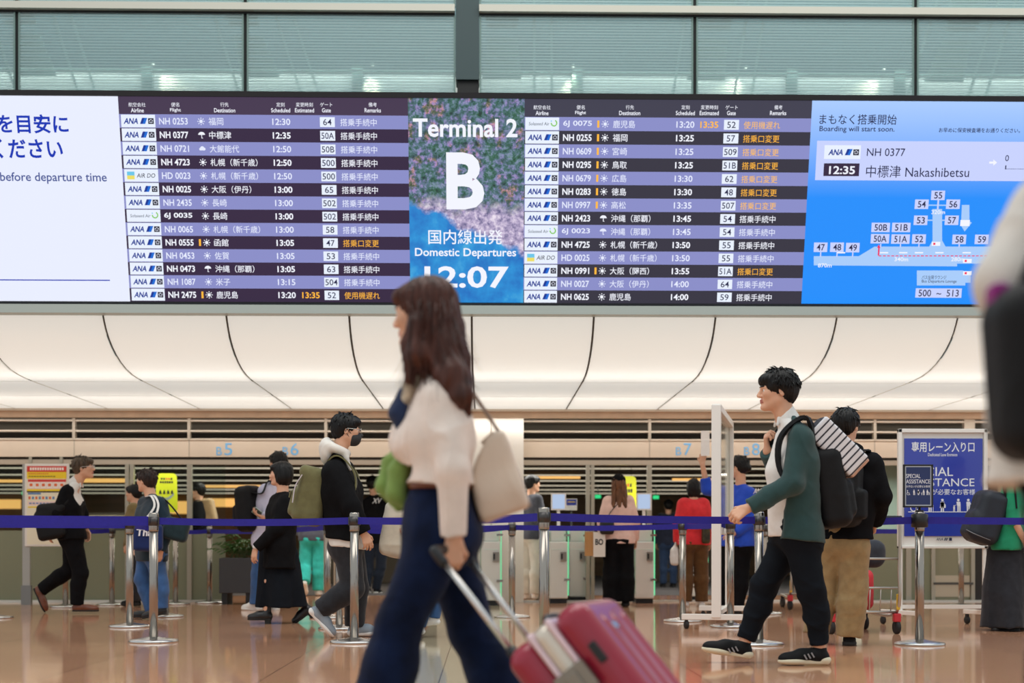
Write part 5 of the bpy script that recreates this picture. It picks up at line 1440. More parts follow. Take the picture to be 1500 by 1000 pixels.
sc_ = P(1222,655,Y-.02); Rs = rot(0, D2R(44))
o = thing('striped_pouch', 'black and white striped pouch tucked on top of the black backpack', 'pouch', sc_)
f = Soft(); f.box(sc_, (.185,.115,.085), Rs, .02, .01); f.build('pouch_body', striped(), .007, o, folds(.004, 30, 3))
f = Soft(); f.box(sc_+Rs @ V(.187,0,0), (.012,.10,.075), Rs, .01, .01); f.build('end_panel', fabric('peach_lining', '#c9a28d', noise=.1), .006, o, folds(.003, 40, 4))

# ---- woman with the suitcase
Y = 4.73
p = wom = Person('person', 'woman in a cream blouse and flared dark jeans pulling the red suitcase', Y, dict(
  head=(620,460), neck=(640,540), sA=(652,588,-.15), sB=(616,584,.17), eA=(664,690,-.21), wA=(665,786,-.19), eB=(642,690,.27), wB=(612,703,.10),
  hA=(642,775,-.09), hB=(650,772,.09), kA=(584,915,-.10), aA=(538,1080,-.10), kB=(692,925,.10), aB=(752,1066,.10)), face=158, pitch=-3, torso=175, k=.95, hb=.005, hg=.007, seed=4)
p.body(curl=(1.25,.9), hd=((-.08,0,-1),(-1,.1,.05)), pn=((-.35,.9,0),(0,-.3,-1))); p.brows(HBROWN)
hz = P(640,712,Y)[2]
p.top('blouse', c_cream, .024, hem=hz, sleeve=(1.0,1.0), fold=.011, fr=22, armr=.86, bust=1.0, slim=.86, neckr=.05, flare=-.012)
p.legs('jeans', c_denim, .014, waist=P(640,703,Y)[2], knee=.064, ankle=.098, thigh=.092, fold=.006, fr=20, cut=-.02, hipr=.108)
mh = (p.J['hA']+p.J['hB'])/2; wz = P(640,710,Y)[2]
f = Soft(); c = V(mh[0]+.0, Y, wz); 
f.rc(c+V(0,-.062,0), c+V(0,.062,0), .106, None, .03); f.cut(c+V(0,0,.017), UZ); f.cut(c-V(0,0,.017), -UZ); f.build('belt', leath_b, .006, p.root)
for X, pit in (('A', 6), ('B', -32)): p.shoe(X, 180, pit, shoe_w, sole_w, 'sneaker', .25)
# her long brown hair
def long_hair():
    f = Soft(); k = p.k; R = p.R; hp = p.hp
    f.ell(hp(-.020,0,.042), np.array((.108,.090,.090))*k, R); f.ell(hp(-.045,0,-.03), np.array((.078,.088,.12))*k, R, .03); f.ell(hp(.055,0,.064), np.array((.05,.072,.036))*k, R, .02)
    f.ell(hp(.096,-.02,-.055), np.array((.070,.088,.095))*k, R, .012, 's')
    pl = lambda *a: f.chain([P(q[0],q[1],Y+q[2]) for q in a[0]], a[1], .025)
    pl([(640,470,-.02),(648,515,-.07),(662,552,-.15),(676,580,-.18),(687,606,-.16)], [.075,.075,.050,.036,.012])
    pl([(655,520,.02),(672,560,.0),(684,596,-.02)], [.06,.045,.015])
    pl([(620,480,-.07),(612,520,-.10),(600,555,-.10)], [.05,.042,.018])
    pl([(655,480,.04),(660,530,.03),(668,575,.02)], [.06,.06,.03])
    pl([(608,475,-.09),(600,505,-.08),(597,535,-.07)], [.024,.020,.009])
    pl([(612,455,.07),(606,490,.09),(602,522,.09)], [.028,.022,.010])
    g = grooves(p.C, UZ, p.F, .0035, 30)
    o = f.build('hair', HBROWN, .0055, p.root, g)
    rnd = random.Random(8); mb = MB()
    for i in range(230):
        t = rnd.random(); x0 = 599+t*67; y0 = rnd.uniform(430, 500); d0 = -.10+.12*rnd.random()-.02*math.sin(t*PI)
        L_ = rnd.uniform(70, 128); sw = rnd.uniform(-8, 8)+(t-.45)*(34 if t < .5 else 58); ph = rnd.uniform(0, 6)
        pts = []
        for j in range(8):
            u = j/7; pts.append(P(x0+sw*u*u*1.1+3*math.sin(ph+u*5), y0+L_*u, Y+d0-.03*math.sin(u*PI)-(.09*u*u if t > .5 else 0)))
        r0 = rnd.uniform(.0016,.0035); mb.tube(pts, [r0*(1-.85*j/7) for j in range(8)], 0, 5)
    mb.build('hair_locks', HBROWN, o)
long_hair()
# scarf and lanyard at her chest
f = Soft(); q = lambda x,y,d: P(x,y,Y+d)
f.chain([q(628,545,-.05), q(604,562,-.07), q(594,585,-.06)], [.030,.028,.025], .02); f.chain([q(628,545,.06), q(604,562,.05), q(594,585,0)], [.03,.03,.03], .02)
f.build('scarf', fabric('scarf_pattern', '#b9ae9a', noise=.55, nscale=22), .007, p.root, folds(.006, 40, 2))
f = Soft(); f.chain([q(592,578,-.05), q(585,605,-.05), q(590,632,-.05)], [.026,.034,.022], .02); f.chain([q(592,582,.04), q(586,608,.04)], [.026,.022], .02)
f.build('scarf_end', fabric('scarf_navy', '#22304f', noise=.3, nscale=14), .007, p.root, folds(.005, 40, 6))
# green towel over her far arm
c = q(585,705,.0); o = thing('green_towel', 'lime green towel hanging over the far arm of the woman in jeans', 'towel', c)
f = Soft()
f.chain([q(600,648,.06), q(574,680,.05), q(563,712,.03), q(584,742,.02)], [.022,.034,.034,.018], .012)
f.chain([q(602,655,.0), q(583,690,-.02), q(580,722,-.03), q(597,741,-.02)], [.025,.036,.036,.018], .010)
f.chain([q(604,660,.10), q(590,690,.12), q(584,725,.11), q(600,738,.10)], [.03,.045,.04,.02], .02); f.chain([q(606,690,.05), q(600,735,.05)], [.05,.03], .02)
f.build('towel_body', c_lime, .006, o, folds(.007, 22, 9, (1.4,1.4,.35)))
# cream shoulder bag swinging behind her
c = q(728,705,.0); Rb = rot(0, D2R(28))
o = thing('shoulder_bag', 'cream leather shoulder bag swinging behind the woman in jeans', 'bag', c)
poly = [q(700,664,-.03), q(720,634,-.03), q(738,628,-.03), q(778,742,-.03), q(704,769,-.03), q(690,706,-.03)]
f = Soft(); cc = sum(poly)/6; f.box(cc, (.135,.055,.185), None, .05, .02); f.rc(lerp(cc,poly[3],.5), lerp(cc,poly[4],.5), .055, None, .05)
for a_, b_ in zip(poly, poly[1:]+poly[:1]):
    d_ = b_-a_; n_ = nrm(V(-d_[2], 0, d_[0])); n_ = n_ if np.dot(n_, a_-cc) > 0 else -n_; f.cut(a_, n_, .022)
f.build('bag_body', leath_c, .006, o, folds(.006, 15, 12, (1.2,1,.7)))
MB().tube(smooth([q(652,560,-.10), q(672,556,-.16), q(690,572,-.15), q(712,604,-.09), q(735,640,-.045), q(758,690,-.055), q(776,742,-.05)]), .0065, 0, 8).build('strap', mat('strap_taupe', '#8d7c70', .5), o)
MB().tube([q(735,640,-.045), q(722,634,-.03), q(706,650,-.03)], .008, 0, 8).build('rim', leath_c, o)

# ---- red suitcase
def suitcase():
    Yc = 4.56; yr = D2R(-20); cs, sn = math.cos(yr), math.sin(yr); ax = nrm(V(.63*cs,.63*sn,-.77)); nx = nrm(V(.77*cs,.77*sn,.63)); dy = V(-sn,cs,0)       # ax: top to wheels, nx: thickness
    top = P(822,903,Yc-.16); T = .30; Wd = .42; H = .66
    # centre of the body
    c = P(663,813,Yc)+ax*.39+ax*H/2+nx*.135
    o = thing('suitcase', 'red hard shell suitcase tilted on its wheels behind the woman in jeans', 'suitcase', (c[0], c[1], 0))
    R = np.stack([nx, dy, ax], -1)
    red = mat('shell_red', '#960f30', .3, coat=.35, noise=.06, nscale=3); pinkish = red
    for sg, nm in ((1,'front_shell'), (-1,'rear_shell')):
        f = Soft(); f.box(c+nx*sg*.095, (.062,Wd/2,H/2), R, .055, .02)
        for i in range(3): f.rc(c+nx*sg*.152+dy*(-.11+.11*i)-ax*(H/2-.10), c+nx*sg*.152+dy*(-.11+.11*i)+ax*(H/2-.10), .013, .013, .02)
        f.cut(c+nx*sg*.030, -nx*sg); f.build(nm, red, .006, o)
    f = Soft(); f.box(c, (.040,Wd/2+.002,H/2+.002), R, .038, .01); f.cut(c+nx*.031, nx); f.cut(c-nx*.031, -nx)
    f.build('frame_band', mat('band_cream', '#d9d0c2', .3, .35), .006, o)
    for s_ in (.036, -.036):
        f = Soft(); f.box(c+nx*s_, (.010,Wd/2+.004,H/2+.004), R, .009, .005); f.build('edge_trim', mat('trim_pale', '#e3c9cf', .3, .3), .005, o)
    yn = -Wd/2*dy
    k_ = c+yn-ax*(H/2-.20)
    m = MB(); m.obox(k_-dy*.012, (nx, ax, dy), (.055,.045,.012)).obox(k_-dy*.026, (nx, ax, dy), (.022,.030,.006)); m.build('latch', mat('latch_grey', '#8c8479', .35, .6), o, .004)
    for sg, sh in ((1,.17), (-1,.17)):
        q_ = c+yn+nx*sg*.105-ax*(H/2-sh); MB().obox(q_-dy*.004, (nx, ax, dy), (.013,.034,.006)).build('side_foot', blackp, o, .003)
    q_ = c+nx*.158-ax*(H/2-.12)-dy*.05; MB().obox(q_, (dy, ax, nx), (.030,.012,.003)).build('badge', metal_s, o, .001)
    tp = c-ax*(H/2)-nx*.135
    alum = mat('rod_alu', '#d6d3cf', .25, .9)
    L_ = .39
    for d in (-.115, .115):
        e = tp+dy*d; MB().tube([e+ax*.03, e-ax*L_], .0105, 0, 12).build('handle_rod', alum, o)
        MB().tube([e+ax*.02, e-ax*.02], .018, 0, 12).build('rod_collar', blackp, o)
    e = tp-ax*L_
    MB().tube(smooth([e+dy*.125+ax*.035, e+dy*.125-ax*.01, e+dy*.10-ax*.022, e-dy*.10-ax*.022, e-dy*.125-ax*.01, e-dy*.125+ax*.035]), .0165, 0, 12).build('grip', blackp, o)
    MB().tube(smooth([c-ax*H/2+dy*.08, c-ax*(H/2+.03)+dy*.06, c-ax*(H/2+.03)-dy*.06, c-ax*H/2-dy*.08]), .010, 0, 10).build('top_handle', blackp, o)
    for sx in (-1, 1):
        for sy in (-1, 1):
            wc = c+ax*(H/2+.035)+nx*sx*.10+dy*sy*.16
            MB().lathe([(.030,-.012),(.034,-.008),(.034,.008),(.030,.012)], wc, 0, 18, axis=dy).obox(wc-ax*.025, (nx, dy, ax), (.02,.022,.03)).build('wheel', rubber, o)
    # stand it on the floor
    return o, e, dy
suit, grip_c, _ = suitcase()

# ---- man in face mask, khaki pack
Y = 11.28
p = Person('person', 'man in a black jacket and dark face mask walking right with an olive backpack', Y, dict(
  head=(508,630), neck=(495,663), sA=(488,694,-.18), sB=(503,690,.18), eA=(514,742,-.23), wA=(532,780,-.22), eB=(512,742,.23), wB=(519,778,.24),
  hA=(508,795,-.09), hB=(512,795,.09), kA=(517,862,-.10), aA=(470,892,-.10), kB=(524,862,.10), aB=(520,915,.10)), face=12, torso=2, pitch=-4, k=1.03, seed=7)
p.body(curl=(.5,.5)); p.brows(); p.hair('short', HBLACK, tufts=110, seed=9)
p.glasses(metal_s); p.mask(mat('mask_black', '#2a2a2c', .7, bump=.2, bscale=200))
p.top('hoodie_hem', c_hood, .022, hem=P(505,802,Y)[2], slope=-.12, sleeve=(0,0), arms=(0,0), fold=.004, flare=.01)
p.top('jacket', c_black2, .038, hem=P(505,792,Y)[2], slope=-.16, sleeve=(1,1), fold=.008, fr=20, flare=.015, fat=1.05)
f = Soft(); nk = p.J['neck']; f.torus(nk+V(-.012,0,.030), V(.45,0,1), .084, .040, .02); f.ell(nk+V(-.085,0,.01), (.06,.11,.11), None, .04); f.rc(nk+V(.06,-.06,-.02), nk+V(.10,-.05,-.13), .026, .018, .02)
f.rc(nk+V(0,0,.02), nk+V(.03,0,.2), .062, .09, .01, 's'); f.build('hood', c_hood, .008, p.root, folds(.007, 30, 2))
p.legs('trousers', c_charc, .022, knee=.068, ankle=.060, fold=.008)
p.shoe('A', 0, -48, shoe_g, sole_w); p.shoe('B', 0, 0, shoe_g, sole_w)
bc = P(458,728,Y); R = rot(0, D2R(14))
b = soft_bag('backpack', 'olive green backpack worn by the man in the dark face mask', 'backpack', bc, (.125,.16,.225), R, c_olive, .07,
  extra=lambda f: (f.box(bc+R @ V(-.10,0,-.07), (.06,.125,.115), R, .045, .012), f.box(bc+R @ V(-.03,0,.185), (.11,.15,.05), R, .045, .012)))
MB().obox(bc+R @ V(-.165,-.0,-.02), (R[:,1], R[:,2], R[:,0]), (.11,.028,.006)).build('pocket_flap', c_olive, b, .004)
for d in (-.13, .13):
    a = lerp(p.J['sA'], p.J['sB'], .5)+V(0,d*1.05,0)
    strap('strap', [bc+V(.08,d*.6,.20), a+V(-.03,0,.115), a+V(.05,0,.105), a+V(.135,0,.0), a+V(.15,0,-.12), a+V(.10,d*.3,-.26), bc+V(.10,d,-.20)], .06, .012, c_olive, b)
strap('side_strap', [bc+R @ V(-.10,-.165,.15), bc+R @ V(-.13,-.168,.05), bc+R @ V(-.12,-.172,-.08)], .03, .006, fabric('strap_pale', '#c9c3c9'), b)

# ---- suited man
Y = 15.46
p = Person('person', 'man in a black suit, white shirt and glasses hurrying right in brown shoes', Y, dict(
  head=(123,685), neck=(112,704), sA=(98,721,-.18), sB=(109,720,.18), eA=(84,752,-.22), wA=(76,775,-.2), eB=(120,752,.2), wB=(126,775,.2),
  hA=(106,786,-.09), hB=(106,786,.09), kA=(118,840,-.09), aA=(113,884,-.09), kB=(104,834,.09), aB=(62,863,.09)), face=4, torso=0, pitch=4, k=1.0, hb=.0075, hg=.011, seed=11)
p.body(skin if False else (.5,.5)); p.brows(HGREY); p.hair('short', HGREY, tufts=120, seed=4, h=.007); p.glasses(mat('glasses_white', '#dcdcd8', .3))
p.top('shirt', c_white, .012, hem=P(105,780,Y)[2], sleeve=(0,0), arms=(0,0), fold=.003, neckr=.05)
p.collar(c_white, .022, .058)
fm = (p.J['sA']+p.J['sB'])/2
p.top('suit_jacket', c_black, .026, hem=P(106,790,Y)[2], slope=.05, sleeve=(1,1), fold=.006, flare=.025, neckr=.07, front=(fm+V(.085,0,-.05), V(1,0,.55)))
p.legs('trousers', c_black, .020, knee=.064, ankle=.056, fold=.006)
p.shoe('A', 0, 0, leath_b, sole_k, 'loafer', .28); p.shoe('B', 0, -66, leath_b, sole_k, 'loafer', .28)
bc = P(74,768,Y-.22)
b = soft_bag('shoulder_bag', 'black shoulder bag behind the hip of the suited man', 'bag', bc, (.155,.06,.16), rot(0, D2R(-12)), nylon_k, .05,
   extra=lambda f: f.rc(bc+V(-.10,.0,.17), bc+V(.12,0,.19), .05, .05, .05))
MB().tube(smooth([bc+V(.05,0,.16), P(98,735,Y-.235), P(105,716,Y-.13), P(108,714,Y+.04)]), .012, 0, 8).build('strap', nylon_k, b)

# ---- man with the tote
Y = 14.1
p = Person('person', 'man in a blue grey jacket and jeans seen from behind carrying a navy tote', Y, dict(
  head=(214,704), neck=(221,723), sA=(236,739,-.14), sB=(212,737,.15), eA=(246,776,-.17), wA=(236,806,-.2), eB=(206,772,.16), wB=(201,800,.10),
  hA=(226,808,-.07), hB=(217,808,.08), kA=(234,852,-.07), aA=(236,889,-.07), kB=(208,848,.08), aB=(222,893,.08)), face=152, torso=145, k=.93, hb=.0075, hg=.011, seed=13)
p.body(); p.hair('short', hair_mat('hair_dark_brown', '#2a1d18'), tufts=120, seed=5, h=.007)
p.top('jacket', c_navy, .026, hem=P(225,822,Y)[2], sleeve=(1,1), fold=.007, flare=.02)
p.legs('jeans', c_denim2, .020, knee=.062, ankle=.056)
p.shoe('A', 175, -12, leath_k, sole_k, 'loafer', .27); p.shoe('B', 178, 0, leath_k, sole_k, 'loafer', .27)
bc = P(217,787,Y-.30)
o = thing('tote_bag', 'navy tote with white letters behind the left front post', 'bag', bc)
f = Soft(); f.box(bc, (.145,.05,.130), None, .04, .02); f.build('bag_body', fabric('tote_navy', '#1a2c5e', noise=.12), .010, o, folds(.005, 22, 3))
m = MB(); yy = bc[1]-.062
for s_, a_, b_, y0, y1 in (('Sa', 200, 215, 761, 772), ('Tha', 199, 223, 774, 785)):
    A_ = P(a_, y1, yy); B_ = P(b_, y0, yy); put_text(m, s_, (A_[0], yy, A_[2]), UX, UZ, B_[0]-A_[0], B_[2]-A_[2], 0, .03, .12)
m.build('lettering', mat('print_white', '#eceef2', .5), o)
strap('handle', [P(226,762,Y-.30), P(232,740,Y-.25), P(226,726,Y-.17), P(218,726,Y-.05)], .020, .006, c_white, o, (1,0,0))
strap('handle', [P(212,762,Y-.30), P(226,742,Y-.26), P(222,727,Y-.18), P(214,727,Y-.06)], .020, .006, c_white, o, (1,0,0))
bc = P(258,775,Y-.22)
o = soft_bag('shoulder_bag', 'dark teal bag hanging at the back of the man with the tote', 'bag', bc, (.125,.07,.11), rot(0, D2R(14)), fabric('bag_teal_dark', '#1e3238', noise=.2), .05)
MB().tube(smooth([bc+V(.06,0,.09), P(252,742,Y-.19), P(238,728,Y-.12)]), .008, 0, 6).build('strap', nylon_k, o)

# ---- people behind them
def plain_person(label, Y, J, face, k, topm, legm, hairm=HBLACK, hair='short', torso=None, ease=.024, sleeve=(1,1), shoes=(shoe_k, sole_k), wide=0, hem=None, seed=1, pits=(0,0), hd=(None,None), pn=(None,None), curl=(.5,.5), **kw):
    p = Person('person', label, Y, J, face=face, torso=torso, k=k, hb=.008, hg=.012, seed=seed, **kw)
    p.body(curl=curl, hd=hd, pn=pn); p.hair(hair, hairm, tufts=30, seed=seed, h=.008)
    mh = (p.J['hA']+p.J['hB'])/2
    p.top('top', topm, ease, hem=mh[2]-.06*k if hem is None else hem, sleeve=sleeve, flare=.012)
    p.legs('trousers', legm, .018, waist=mh[2]+.0, knee=.062+wide*.6, ankle=.054+wide, thigh=.088+wide*.3)
    for X, q in zip('AB', pits): p.shoe(X, face if torso is None else torso, q, shoes[0], shoes[1], 'sneaker', .26)
    return p
def stand(px, Y, k, w=.17, yaw=90, top=None, spread=.10, dx=0):
    """joints of somebody standing with the feet on the floor; px: middle, yaw: facing"""
    s_ = F/Y; fy = 800+CAMZ*s_; a = math.radians(yaw); L_ = V(-math.sin(a), math.cos(a), 0)
    def q(z, lat, fwd=0): return (px+(L_[0]*lat+math.cos(a)*fwd)*k*s_, fy-z*k*s_, (L_[1]*lat+math.sin(a)*fwd)*k)
    J = dict(head=q(1.62,0,.03), neck=q(1.46,0,-.01))
    for X, sg in (('A',1), ('B',-1)):
        J['s'+X] = q(1.40, sg*w); J['e'+X] = q(1.12, sg*(w+.07), -.02); J['w'+X] = q(.88, sg*(w+.07), .06)
        J['h'+X] = q(.90, sg*.09); J['k'+X] = q(.49, sg*(spread*.95), .02); J['a'+X] = q(.088, sg*spread, -.01)
    return J
J = stand(198, 17.2, .84, yaw=170); plain_person('person in an olive jacket half hidden behind the tote man', 17.2, J, 165, .84, c_olive2, c_charc, seed=21)
J = stand(292, 20.2, .93, yaw=170); pp = plain_person('person in black behind the glass with a beige pack, facing left', 20.2, J, 172, .93, c_black, c_charc, seed=22)
bc = P(305,748,20.2)
o = soft_bag('backpack', 'beige backpack on the person in black behind the glass', 'backpack', bc, (.10,.13,.17), rot(0, D2R(-12)), fabric('beige_canvas', '#b79a72'), .05, h=.014)
strap('strap', [bc+V(-.05,-.10,.15), P(296,733,20.05), P(287,736,20.03), P(284,752,20.02), bc+V(-.06,-.12,-.1)], .04, .01, fabric('beige_canvas', '#b79a72'), o)

# man in lavender shirt
Y = 16.1
p = plain_person('man in a lavender white shirt and jeans with a black backpack', Y, dict(
  head=(407,678), neck=(401,704), sA=(388,719,-.13), sB=(409,717,.12), eA=(394,756,-.19), wA=(386,758,-.26), eB=(412,757,.18), wB=(400,785,.2),
  hA=(386,792,-.06), hB=(396,792,.06), kA=(380,842,-.07), aA=(377,883,-.07), kB=(392,842,.07), aB=(402,884,.07)), 130, 1.03, c_lav, c_denim2, torso=150, seed=23, shoes=(shoe_w, sole_w), wide=.022, hd=((-.6,-.2,.3),None), pn=((.3,0,1),None))
bc = P(365,745,Y-.06)
b = soft_bag('backpack', 'black backpack on the man in the lavender shirt', 'backpack', bc, (.13,.14,.26), rot(D2R(-30), D2R(-5)), nylon_k, .08, h=.011, extra=lambda f: f.box(bc+V(-.09,.04,-.08), (.08,.10,.13), rot(D2R(-30), 0), .05, .02))
strap('strap', [bc+V(.06,-.12,.18), P(384,722,Y-.24), P(392,706,Y-.17), P(402,710,Y-.05), P(407,730,Y-.02)], .06, .012, nylon_k, b)
c = P(378,751,Y-.24)
o = thing('smartphone', 'pale green phone held by the man in the lavender shirt', 'phone', c)
Rp = rot(0, D2R(38), .2); MB().obox(c, (Rp[:,0], Rp[:,1], Rp[:,2]), (.065,.006,.036)).build('phone_case', mat('phone_case', '#b9d1c2', .3), o, .003)
MB().obox(c-Rp[:,1]*.0065, (Rp[:,0], Rp[:,1], Rp[:,2]), (.060,.0008,.032)).build('screen', mat('phone_glass', '#3d4a45', .1), o)

# woman in black dress
Y = 13.35
p = Person('person', 'woman with a black bob in a long black skirt walking left', Y, dict(
  head=(411,694), neck=(414,720), sA=(423,737,-.14), sB=(406,735,.14), eA=(405,775,-.2), wA=(375,803,-.21), eB=(408,770,.13), wB=(406,786,.05),
  hA=(410,800,-.08), hB=(408,800,.08), kA=(392,850,-.07), aA=(391,896,-.07), kB=(425,852,.07), aB=(447,889,.07)), face=178, torso=178, k=.93, hb=.0075, hg=.010, seed=31)
p.body(curl=(.35,.4), hd=((-.25,0,-1),None)); p.brows(); p.hair('bob', HBLACK, tufts=0, h=.007)
p.top('sweater', c_black2, .030, hem=P(410,832,Y)[2], sleeve=(1,1), fold=.006, flare=.03)
def skirt(p, m, zt, zb, xl, xr, dl, name='skirt', seed=2, waist=.13):
    """hanging skirt from height zt to zb; xl, xr hem edges"""
    J = p.J; mh = (J['hA']+J['hB'])/2; f = Soft()
    cx = (xl+xr)/2; hw = (xr-xl)/2
    for i in range(7):
        t = i/6*2-1
        f.rc(V(mh[0]+t*waist*.55, mh[1], zt-.06), V(cx+t*(hw-.09), mh[1], zb-.06), waist*.8, .10, .05)
    for sg in (-1,1): f.rc(V(mh[0], mh[1]+sg*.06, zt-.08), V(cx, mh[1]+sg*dl, zb-.06), waist*.75, .11, .06)
    f.cut((0,0,zb), -UZ); f.cut((0,0,zt), UZ)
    return f.build(name, m, .011, p.root, folds(.014, 19, seed, (1.3,1.3,.22)))
skirt(p, c_trnavy, P(410,800,Y)[2], P(410,889,Y)[2], P(374,890,Y)[0], P(452,890,Y)[0], .12)
p.shoe('A', 180, 0, leath_k, sole_k, 'boot', .24); p.shoe('B', 180, -35, leath_k, sole_k, 'boot', .24)
MB().lathe([(.030,-.012),(.032,0),(.030,.012)], p.J['wA']+V(-.003,0,.008), 0, 16, axis=(-.5,0,-1)).build('bracelet', c_white, p.root)

# teal trousers
Y = 20.8
plain_person('person in teal trousers walking away behind the olive backpack', Y, dict(
  head=(458,708), neck=(458,722), sA=(443,734), sB=(474,734), eA=(438,760), wA=(440,784,.05), eB=(479,760), wB=(477,784,.05),
  hA=(450,786), hB=(468,786), kA=(447,828,.02), aA=(446,852,-.16), kB=(467,828,.02), aB=(466,863,.02)), 90, .97, c_grey, c_teal, seed=24, shoes=(shoe_w, sole_w), wide=.02, pits=(-45,0))
# black cap person
Y = 22
p = plain_person('person in black T-shirt and black cap walking away right of the masked man', Y, dict(
  head=(546,709,.02), neck=(548,724), sA=(535,737), sB=(566,737), eA=(531,764), wA=(535,788,.06), eB=(577,758,-.05), wB=(574,784,.02),
  hA=(541,790), hB=(559,790), kA=(540,830), aA=(537,857,-.1), kB=(558,830), aB=(551,862)), 75, .98, c_black, fabric('jeans_navy_dark', '#1d2635'), seed=25, sleeve=(0,0), shoes=(shoe_k, sole_w), pits=(-30,0))
cap(p, c_black, True)
m = MB(); a_ = P(545,737,Y-.14); put_text(m, 'XV', a_, UX, UZ, .13, .08, 0, .01, .3); m.build('print', mat('print_white', '#eceef2'), p.root)
# jeans person hidden by the woman
Y = 11.28
p = plain_person('person in light jeans and white sneakers almost hidden behind the woman in dark jeans', Y, dict(
  head=(634,658), neck=(640,690), sA=(644,706,-.15), sB=(632,706,.15), eA=(640,750,-.17), wA=(622,775,-.15), eB=(620,745,.2), wB=(600,765,.15),
  hA=(634,790,-.08), hB=(634,790,.08), kA=(622,856,-.08), aA=(613,915,-.08), kB=(640,852,.08), aB=(634,902,.08)), 180, .88, c_grey, c_denim2, seed=26, shoes=(shoe_w, sole_w), pits=(0,-8))
bc = P(580,776,Y+.15)
o = soft_bag('tote_bag', 'cream cloth bag showing left of the woman in dark jeans', 'bag', bc, (.115,.06,.22), rot(0, D2R(10)), c_canvas, .055, fold=.012, fr=18)
strap('handle', [bc+V(0,0,.2), bc+V(.10,0,.26), P(606,765,Y+.15)], .03, .008, c_canvas, o)

# ---- people at the gates
Y = 19.35
J = stand(778, Y, .97, yaw=35, spread=.13)
p = plain_person('man in a grey sweater and white trousers standing at the gates', Y, J, 25, .97, c_grey, fabric('white_denim', '#dedbd2', noise=.05), torso=60, seed=27, shoes=(shoe_w, sole_w), wide=.014)
Y = 17.0
J = stand(906, Y, .90, yaw=90, w=.155)
p = plain_person('woman in a black cap and pale pink top seen from behind at the gates', Y, J, 90, .90, c_pink, c_black, hairm=HTAN, hair='long', seed=28, wide=.045, ease=.02)
cap(p, c_black)
f = Soft(); 
for x_, w_ in ((-.055,.03),(0,.038),(.055,.03)): f.rc(p.C+V(x_,-.070,-.03), p.C+V(x_*1.25,-.125,-.26), .038, w_*.8, .02)
f.build('hair_back', HTAN, .008, p.root, grooves(p.C, UZ, V(0,-1,0), .005, 30))
bc = P(889,772,Y-.17)
o = soft_bag('crossbody_bag', 'small black crossbody bag on the woman in the black cap', 'bag', bc, (.085,.045,.085), None, leath_k, .035, h=.012, fold=0)
MB().tube(smooth([bc+V(0,0,.07), P(893,752,Y-.135), P(905,738,Y-.11), P(915,736,Y-.03)]), .005, 0, 6).build('strap', leath_k, o)
# paper bag
c0 = P(857,814,Y-.1); c1 = P(886,779,Y-.1)
o = thing('paper_bag', 'brown and white paper carrier bag held by the woman in the black cap', 'bag', (c0[0], Y-.1, c0[2]))
xm = lerp(c0[0], c1[0], .40)
m = MB(); m.box((c0[0],Y-.15,c0[2]),(xm,Y-.02,c1[2]), 0).box((xm,Y-.17,c0[2]-.01),(c1[0],Y-.02,c1[2]), 1)
a_ = P(872,798,Y-.172); put_text(m, 'BO', a_, UX, UZ, 11.5*Y/F, 9*Y/F, 2, .03); m.build('bag_body', [mat('kraft_paper', '#b98a55', .7, noise=.08), mat('paper_white', '#e4e0d6', .6), blackp], o)
MB().tube(smooth([V(lerp(c0[0],c1[0],.3),Y-.1,c1[2]), V(lerp(c0[0],c1[0],.5)+.02,Y-.1,c1[2]+.07), V(lerp(c0[0],c1[0],.8),Y-.1,c1[2])]), .004, 0, 6).build('handle', mat('kraft_paper', '#b98a55'), o)
# red sweater
J = stand(1016, 17.0, .875, yaw=95, w=.15, spread=.11)
p = plain_person('woman in a red sweater and brown trousers seen from behind at the gates', 17.0, J, 92, .875, c_red, c_brown, hair='bob', seed=29, shoes=(shoe_w, sole_w), wide=.02, ease=.028)
f = Soft(); f.ell(p.hp(-.05,0,-.03), np.array((.07,.095,.125))*p.k, p.R, .02); f.cut(p.hp(0,0,-.13), -UZ); f.build('hair_back', HBLACK, .009, p.root, grooves(p.C, UZ, V(0,-1,0), .003, 34))
bc = P(988,815,17.0-.02)
o = soft_bag('plastic_bag', 'white plastic bag held low by the woman in the red sweater', 'bag', bc, (.055,.045,.11), None, mat('plastic_white', '#e9eae6', .3, noise=.05, alpha=.95), .04, h=.009, fold=.009, fr=34, extra=lambda f: f.rc(bc+V(0,0,.1), bc+V(.012,0,.17), .025, .012, .03))
bc = P(1034,780,16.85)
o = soft_bag('crossbody_bag', 'black and yellow patterned bag at the hip of the woman in the red sweater', 'bag', bc, (.05,.05,.13), None, mat('bag_patterned', '#3a3218', .5, noise=.9, nscale=16), .03, h=.012, fold=0)
J = stand(979, 25, .88, yaw=90); p = plain_person('person in a dark cap far inside left of the red sweater', 25, J, 90, .88, fabric('jacket_navy', '#22283a'), fabric('jeans_far', '#2c3f5e'), seed=30); cap(p, c_black)

